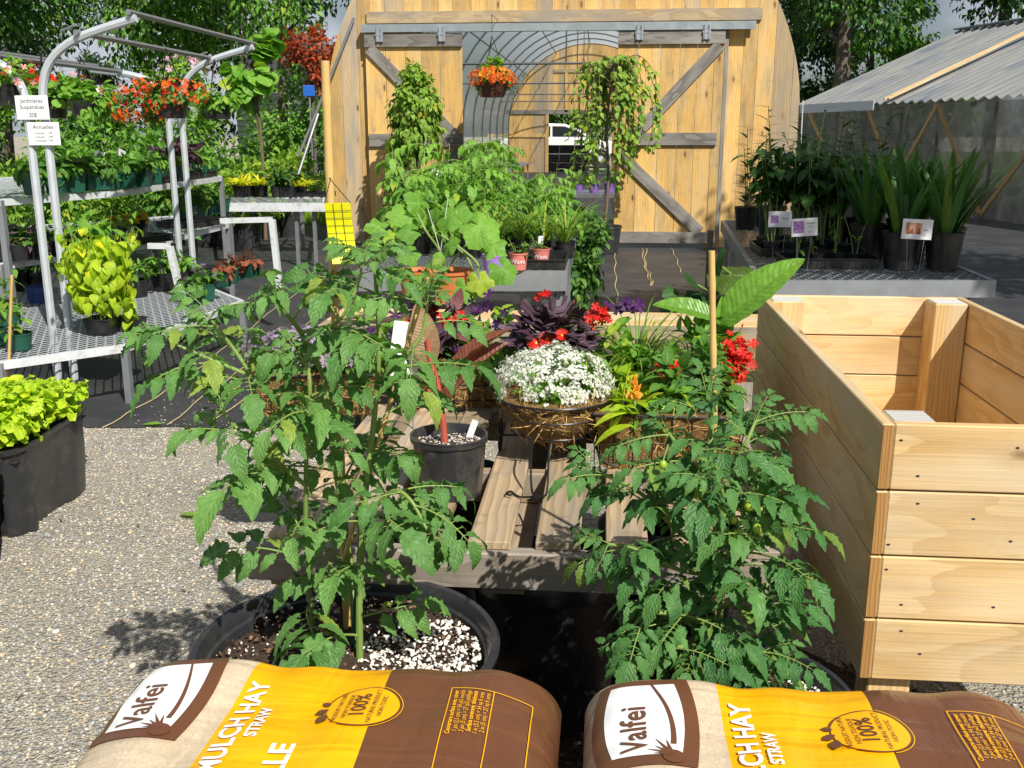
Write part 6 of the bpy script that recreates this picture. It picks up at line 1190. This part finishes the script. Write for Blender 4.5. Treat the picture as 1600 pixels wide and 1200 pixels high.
def bag_pt(u, v, side=1):
    """u 0..1 along, v 0..1 from the back edge toward the camera"""
    a, b = 2 * u - 1, 2 * v - 1; e = (max(0, 1 - abs(a) ** 9) ** .5) * (max(0, 1 - abs(b) ** 11) ** .5)
    z = side * BTK / 2 * e + (.0012 * math.sin(v * 19 + u * 4 + 2.5) + .0025 * math.sin(u * 31 + v * 5)) * e * side + .005 * math.sin(u * 9 + v * 5) * e + side * e * (.003 * math.sin(v * 38 + 3 * math.sin(u * 7)) * (abs(a) ** 9) + .0008 * math.sin(u * 17 - v * 22) + .003 * math.sin(u * 45 + 2 * math.sin(v * 13)) * abs(b) ** 7)
    return np.array([(u - .0) * BL, -v * BD, z])
def make_bag(name, label, loc, printed=True, rz=0., group='bags of mulch hay'):
    t = thing(name, label, 'bag', loc, group, rz); g = G(); nu, nv = 170, 120; us = .5 - .5 * np.cos(np.linspace(0, math.pi, nu)) ; us = .75 * us + .25 * np.linspace(0, 1, nu); vs_ = .5 - .5 * np.cos(np.linspace(0, math.pi, nv)); vs_ = .75 * vs_ + .25 * np.linspace(0, 1, nv)
    for sd_ in (1, -1):
        V = [bag_pt(a, b, sd_) for a in us for b in vs_]; Lc = [(a, b, 0) for a in us for b in vs_]; Fc = [(i * nv + j, i * nv + j + 1, (i + 1) * nv + j + 1, (i + 1) * nv + j)[::-1 if sd_ > 0 else 1] for i in range(nu - 1) for j in range(nv - 1)]; g.add(V, Fc, Lc, 0, 'bag_print')
    body = obj('bag_body', g, t)
    if not printed: return t
    def put(nm, V, Fc, m, lift):
        """V: (x across the bag from its left end, y up from the back edge, both metres, y negative)"""
        bm = bmesh.new(); vv = [bm.verts.new((x, y, 0)) for x, y in V]
        for f in Fc:
            try: bm.faces.new([vv[i] for i in f])
            except ValueError: pass
        for _ in range(6):
            lg = [e for e in bm.edges if e.calc_length() > .009]
            if lg: bmesh.ops.subdivide_edges(bm, edges=lg, cuts=1); bmesh.ops.triangulate(bm, faces=bm.faces[:])
        bm.verts.index_update(); W = []
        for v in bm.verts:
            u_, v_ = v.co.x / BL, -v.co.y / BD; u_ = min(max(u_, .004), .996); v_ = min(max(v_, .002), .998); q = bag_pt(u_, v_); e = 1e-3; du = bag_pt(u_ + e, v_) - q; dv = bag_pt(u_, v_ + e) - q; nn_ = np.cross(dv, du); nn_ /= np.linalg.norm(nn_); W.append(q + nn_ * (lift * 1.35 + .0011))
        g = G(); g.add(W, [tuple(v.index for v in f.verts) for f in bm.faces], None, .5, m); bm.free(); obj(nm, g, body, True)
    def text(s, sz, x, y, m, bold=0., lift=.0022, name='lettering', cond=1., right=False):
        """baseline runs away from the camera; x is the baseline, y the start (or the end, if right)"""
        V, Fc = textmesh(s, sz, bold, cond); w_ = V[:, 0].max(); o = y - w_ if right else y
        put(name, [(x - b, o + a) for a, b, _ in V], Fc, m, lift); return w_
    def poly(nm, pts, m, lift):
        cx, cy = np.mean(pts, 0); V = [(cx, cy)] + list(pts); put(nm, V, [(0, 1 + i, 1 + (i + 1) % len(pts)) for i in range(len(pts))], m, lift)
    def sring(nm, cx, cy, r, w_, m, lift, a0=0, a1=2 * math.pi, n=48):
        th = np.linspace(a0, a1, n); V = [(cx + r * math.cos(a), cy + r * math.sin(a)) for a in th] + [(cx + (r + w_) * math.cos(a), cy + (r + w_) * math.sin(a)) for a in th]; put(nm, V, [(i, i + 1, n + i + 1, n + i) for i in range(n - 1)], m, lift)
    # logo block : brown shape, white field, swoosh, sun rays, name
    x0, x1, yt, yb = .026, .152, -.046, -.256
    def bulge(xa, xb, ya, yb, cv, n=10):
        L_ = [(xa - cv * math.sin(math.pi * t), yb + (ya - yb) * t) for t in np.linspace(0, 1, n)]; R_2 = [(xb + cv * .8 * math.sin(math.pi * t), ya + (yb - ya) * t) for t in np.linspace(0, 1, n)]; return L_ + R_2
    poly('logo_block', bulge(x0, x1, yt, yb, .012), 'bag_brown', .0012); poly('logo_field', bulge(x0 + .015, x1 - .019, yt - .020, yb + .022, .010), 'bag_white', .002)
    th = np.linspace(0, 1, 14); ctr = [(x1 - .052 + .024 * math.sin(math.pi * t * .62), yt - .020 - t * .145) for t in th]; V = [(a - .0018 - .001 * t, b) for (a, b), t in zip(ctr, th)] + [(a + .0018 + .003 * t, b) for (a, b), t in zip(ctr, th)]; put('logo_swoosh', V, [(i, i + 1, 15 + i, 14 + i) for i in range(13)], 'bag_brown', .0029)
    V = []; Fc = []
    for i, (a, l_) in enumerate(((1.75, .034), (2.1, .042), (2.45, .030), (2.8, .036), (3.1, .026))):
        cx, cy = x1 - .032, yb + .022; d = np.array([math.cos(a), math.sin(a)]); n_ = np.array([-d[1], d[0]]); b_ = np.array([cx, cy]); V += [tuple(b_ + n_ * .004), tuple(b_ - n_ * .004), tuple(b_ + d * l_)]; Fc.append((3 * i, 3 * i + 1, 3 * i + 2))
    put('logo_rays', V, Fc, 'bag_brown', .003); poly('logo_sun', [(x1 - .030 + .015 * math.cos(a), yb + .018 + .015 * math.sin(a)) for a in np.linspace(0, 6.28, 16)[:-1]], 'bag_brown', .0026)
    text('Valfei', .050, x0 + .062, -.228, 'bag_brown', .0007, .0036, 'brand_lettering', .92)
    text('MULCH HAY', .041, .238, -.100, 'bag_white', .0011, right=True); text('STRAW', .024, .264, -.170, 'bag_white', .0007, right=True); text('PAILLE', .046, .325, -.262, 'bag_white', .0012, right=True)
    cx, cy, r = .395, -.165, .052
    poly('seal_field', [(cx + r * math.cos(a), cy + r * math.sin(a)) for a in np.linspace(0, 2 * math.pi, 41)[:-1]], 'bag_yellow', .0013); sring('seal_ring', cx, cy, r, .0022, 'bag_brown', .0017, math.radians(-120), math.radians(175)); sring('seal_outer_ring', cx, cy, r + .004, .0012, 'bag_yellow', .0017, math.radians(-70), math.radians(70))
    for s, sz, dx, b in (('PRODUIT NATUREL', .0098, -.031, 0), ('NON TOXIQUE', .0098, -.018, 0), ('100%', .031, .006, .0006), ('NATURAL PRODUCT', .0098, .019, 0), ('NON-TOXIC', .0098, .031, 0)):
        V, _ = textmesh(s, sz); w_ = V[:, 0].max(); text(s, sz, cx + dx, cy - w_ / 2, 'bag_brown', b, .0021, 'seal_lettering')
    for a, l_ in ((.5, .022), (1.5, .016), (-.6, .026)):
        c_ = np.array([cx - r * .93, cy - .012 + (a * .012)]); d = np.array([-math.sin(.5 + a * .4), -math.cos(.5 + a) * .8]); d /= np.linalg.norm(d); n_ = np.array([-d[1], d[0]]); poly('seal_leaf', [tuple(c_ + d * l_ * t + n_ * l_ * .32 * math.sin(math.pi * t) * s) for s, ts in ((1, np.linspace(0, 1, 7)), (-1, np.linspace(1, 0, 7)[1:-1])) for t in ts], 'bag_brown', .0024)
    # coverage table
    tx0, tx1, ty0, ty1 = .515, .635, -.105, -.42; w_ = .0014
    for (a, b, c__, d__) in ((tx0, ty0, tx1, ty0 - w_), (tx0, ty0, tx0 + w_, ty1), (tx1 - w_, ty0, tx1, ty1), (tx0 + .062, ty0, tx0 + .062 + w_, ty1)): put('table_frame', [(a, b), (c__, b), (c__, d__), (a, d__)], [(0, 1, 2, 3)], 'bag_yellow', .0016)
    for i, (s, b) in enumerate((('Couverture surface avec cover', .0002), ('1 po (2,5 cm) = 54 pi2 mulch', 0), ('2 po (5 cm) = 27 pi2 paillage', 0), ('Surface coverage: thickness', .0002), ('1 in (2.5 cm) = 54 sq ft area', 0), ('2 in (5 cm) = 27 sq ft area', 0))): text(s, .0095, tx0 + .012 + i * .0092, ty0 - .008, 'bag_yellow', b, .0018, 'table_lettering', .9, right=True)
    return t
TOPZ = BZ - BTK / 2 + .012
g1_ = at(212, 1040, z=BZ); g2_ = at(945, 1066, z=BZ)
bA = make_bag('mulch_bag', 'printed mulch hay bag lying flat at lower left, before the left pot', (float(g1_[0]), float(g1_[1]) + .055, TOPZ))
bB = make_bag('mulch_bag', 'printed mulch hay bag lying flat at lower right, below the planter box', (float(g2_[0]) - .03, float(g2_[1]) + .04, TOPZ))
lo = make_bag('mulch_bag', 'second mulch bag down in the stack under the left printed one', (float(g1_[0]) + .01, float(g1_[1]) - .01, TOPZ - .182), False, group='lower bags of the stacks')
for k_ in range(2): dup(lo, (float(g1_[0]) - .005 * k_, float(g1_[1]) - .012, TOPZ - .182 * (k_ + 2)), 0, 1, ('third', 'lowest')[k_] + ' mulch bag in the left stack under the printed one')
for k_ in range(3): dup(lo, (float(g2_[0]) + .006 * (k_ % 2), float(g2_[1]) - .01, TOPZ - .182 * (k_ + 1)), 0, 1, ('second', 'third', 'lowest')[k_] + ' mulch bag in the right stack below the planter box')

# ================================================================ trees
for i, (x, y, cz, r, n, lf, s) in enumerate(((-15.5, 25, 5.4, 3.6, 11000, [Q_D, Q_M], .17), (-11.5, 27, 5.8, 3.6, 11000, [Q_M, Q_D, Q_B], .17), (-8.0, 24.5, 6.3, 3.3, 8500, [Q_M, Q_D, Q_B], .16), (-5.0, 26.5, 6.6, 3.2, 6500, [Q_D, Q_M], .16), (-19, 31, 5.5, 4.0, 5000, [Q_X], .22), (-13, 37, 4.5, 4, 5000, [Q_X, Q_D], .24))):
    tree('maple_tree', ('dark leafy tree over the far left of the display bench', 'dark tree whose slanting trunk shows between the arched tubes', 'dark tree above the heart leaved sapling', 'dark tree nearest the greenhouse on its left', 'distant tree at the far left edge', 'distant dark tree behind the display bench')[i], (x, y, 0), 8, (0, 0, cz), (r * 1.1, r, r * .85), n, lf, s, .16 if i != 1 else .13, 'trees behind the stock rows', 34, lean=(-2.2, 0) if i == 1 else (U(-.4, .4), 0), spread=.26)
for i in range(12):
    x = -19 + i * 1.28; y = 20.5 + U(-1, 3.5); t = thing('dense_shrub', 'dense dark green shrub at the foot of the trees behind the stock rows', 'shrub', (x, y, 0), 'shrubs at the foot of the trees'); g = G(); bush(g, (0, 0, 1.35), (1.2, 1.0, U(1.2, 1.7)), 2600, [Q_M, Q_B, Q_D, Q_V][:2 + i % 3], .13, .4, 26, .3, .5); obj('crown', g, t); g = G(); g.tube([(0, 0, -.05), (.05, 0, .9)], .05, 'bark', 6); obj('trunk', g, t)
q = at(408, 262, y=14.5); tree('heart_leaf_sapling', 'slender sapling with large pale heart shaped leaves behind the back bench', (q[0], q[1], 0), 3, (-.12, 0, 2.5), (.50, .45, .75), 240, T_HEART, .17, .028, None, 12, 'stem_brown', 6)
q = at(495, 200, y=23.); tree('red_maple', 'small red leaved tree left of the greenhouse gable', (q[0] - .1, q[1], 0), 4, (0, 0, 3.2), (.7, .6, .95), 1100, Q_R, .11, .05, None, 18)
for i, (px, y, cz, r, n, lf, s, tr, lab) in enumerate(((1305, 33, 7.0, 3.6, 9000, [Q_D, Q_M], .2, .32, 'tree with a thick rough trunk behind the plastic covered house'), (1352, 40, 5.6, 2.3, 5200, [Q_B, Q_B, Q_M], .2, .15, 'bright green leafy tree right of the thick trunk'), (1235, 38, 6.0, 3.2, 7000, [Q_D, Q_X], .2, .18, 'dark tree just right of the greenhouse gable'), (1545, 36, 9.2, 4.2, 12000, [Q_X, Q_D], .22, .25, 'dark tree overhanging the plastic house roof'), (1660, 34, 8.0, 4.2, 9000, [Q_X, Q_D], .22, .25, 'dark tree at the right edge beyond the plastic house'), (1440, 50, 3.6, 3.0, 6000, [Q_M, Q_B], .26, .2, 'far green tree low behind the roof ridge'))):
    q = at(px, 200, y=y); tree('shade_tree', lab, (q[0], q[1], 0), 9, (0, 0, cz), (r * 1.1, r, r * .95), n, lf, s, tr, 'trees behind the right house', 30, spread=.27)
for i, (x, y, cz, r) in enumerate(((4.7, 3.7, 5.4, 2.0), (6.6, 7.6, 5.6, 2.5))): tree('shade_tree', ('leafy tree shading the iris bench from the right', 'leafy tree shading the black fabric right of the bench', 'leafy tree shading the wrinkled plastic wall')[i], (x + .8, y, 0), 8, (-.8, 0, cz), (r, r, r * .8), 7000, [Q_M, Q_D], .16, .16, 'trees outside the picture to the right', 26, spread=.3)
for i in range(5): q = at(872 + i * 26, 200, y=52.); tree('roadside_tree', 'tree seen through the far door beyond the white car', (q[0] - 1, 53 + i * .7, 0), 6, (0, 0, 3.2), (1.6, 1.4, 2.2), 1500, [Q_M, Q_D], .22, .1, 'trees beyond the far door', 14)
for i in range(9): q = at(1225 + i * 30, 200, y=36. + (i % 3) * 3); tr_ = tree('dense_shrub', 'dark shrub between the greenhouse and the trees behind the plastic house', (q[0], q[1], 0), 4, (0, 0, 2.1), (1.5, 1.3, 1.9), 1500, [Q_D, Q_X], .2, .08, 'shrubs behind the right house', 16, cat='shrub')
# pale sided house at the far left
hs = thing('house', 'white sided house glimpsed left of the greenhouse', 'house', (float(at(478, 200, y=32.)[0]), 32, 0)); g = G(); g.box((0, 0, 1.6), (3.4, 3, 3.2), 'siding'); obj('wall', g, hs, False)
g = G(); [g.box((0, -1.515, .15 + .16 * i), (3.4, .03, .012), 'roofing') for i in range(19)]; obj('siding_joints', g, hs, False); g = G(); g.prism([(-1.9, 3.2), (1.9, 3.2), (0, 4.6)], 'y', -1.7, 1.7, 'roofing'); obj('roof', g, hs, False); g = G(); g.box((.4, -1.52, 1.7), (.7, .05, .9), 'glass_dark'); obj('window', g, hs, False)

# dark ground with litter around the pots
g = G(); th = np.linspace(0, 2 * math.pi, 60, endpoint=False); V = [(.15, 1.9, .005)] + [(.15 + (1.15 + .1 * math.sin(5 * t) + .06 * math.sin(11 * t)) * math.cos(t), 1.95 + (.95 + .07 * math.sin(7 * t)) * math.sin(t), .004) for t in th]; g.add(V, [(0, 1 + j, 1 + (j + 1) % 60) for j in range(60)], None, 0, 'dirt'); obj('soil_ground', g, None, False, kind='structure')
stb = G(); V, Lc, R, Q, T, QM, TM = st.cat(); stb.add(V * [1, 1.6, .6], [tuple(q) for q in T], None, 0, 'bark_chip'); g = G(); n = 5000; a = U(0, 6.28, n); r = np.sqrt(rng.random(n)); g.inst(stb, np.stack([.15 + 1.15 * r * np.cos(a), 1.95 + .95 * r * np.sin(a), np.full(n, .008)], 1), np.stack([rng.normal(size=n), rng.normal(size=n), rng.normal(size=n) * .2], 1), [0, 0, 1], .006 + .016 * rng.random(n) ** 2)
obj('bark_litter', g, None, kind='stuff', label='dark bark litter on the ground between the big pots', cat='litter')

g = G(); n = 700; x = U(-2.6, -.4, n); y = np.where(rng.random(n) < .5, 4.75 + rng.normal(size=n) * .22, U(1.8, 4.9, n)); a = U(0, 6.28, n)
g.inst(leaf('bark_chip', 4, .16, .8, .9, .2, .4), np.stack([x, y, np.full(n, .012)], 1), np.stack([np.cos(a), np.sin(a), rng.normal(size=n) * .15], 1), [0, 0, 1], .008 + .03 * rng.random(n) ** 3)
obj('leaf_litter', g, None, kind='stuff', label='dry brown bits and straw scattered over the gravel', cat='litter')
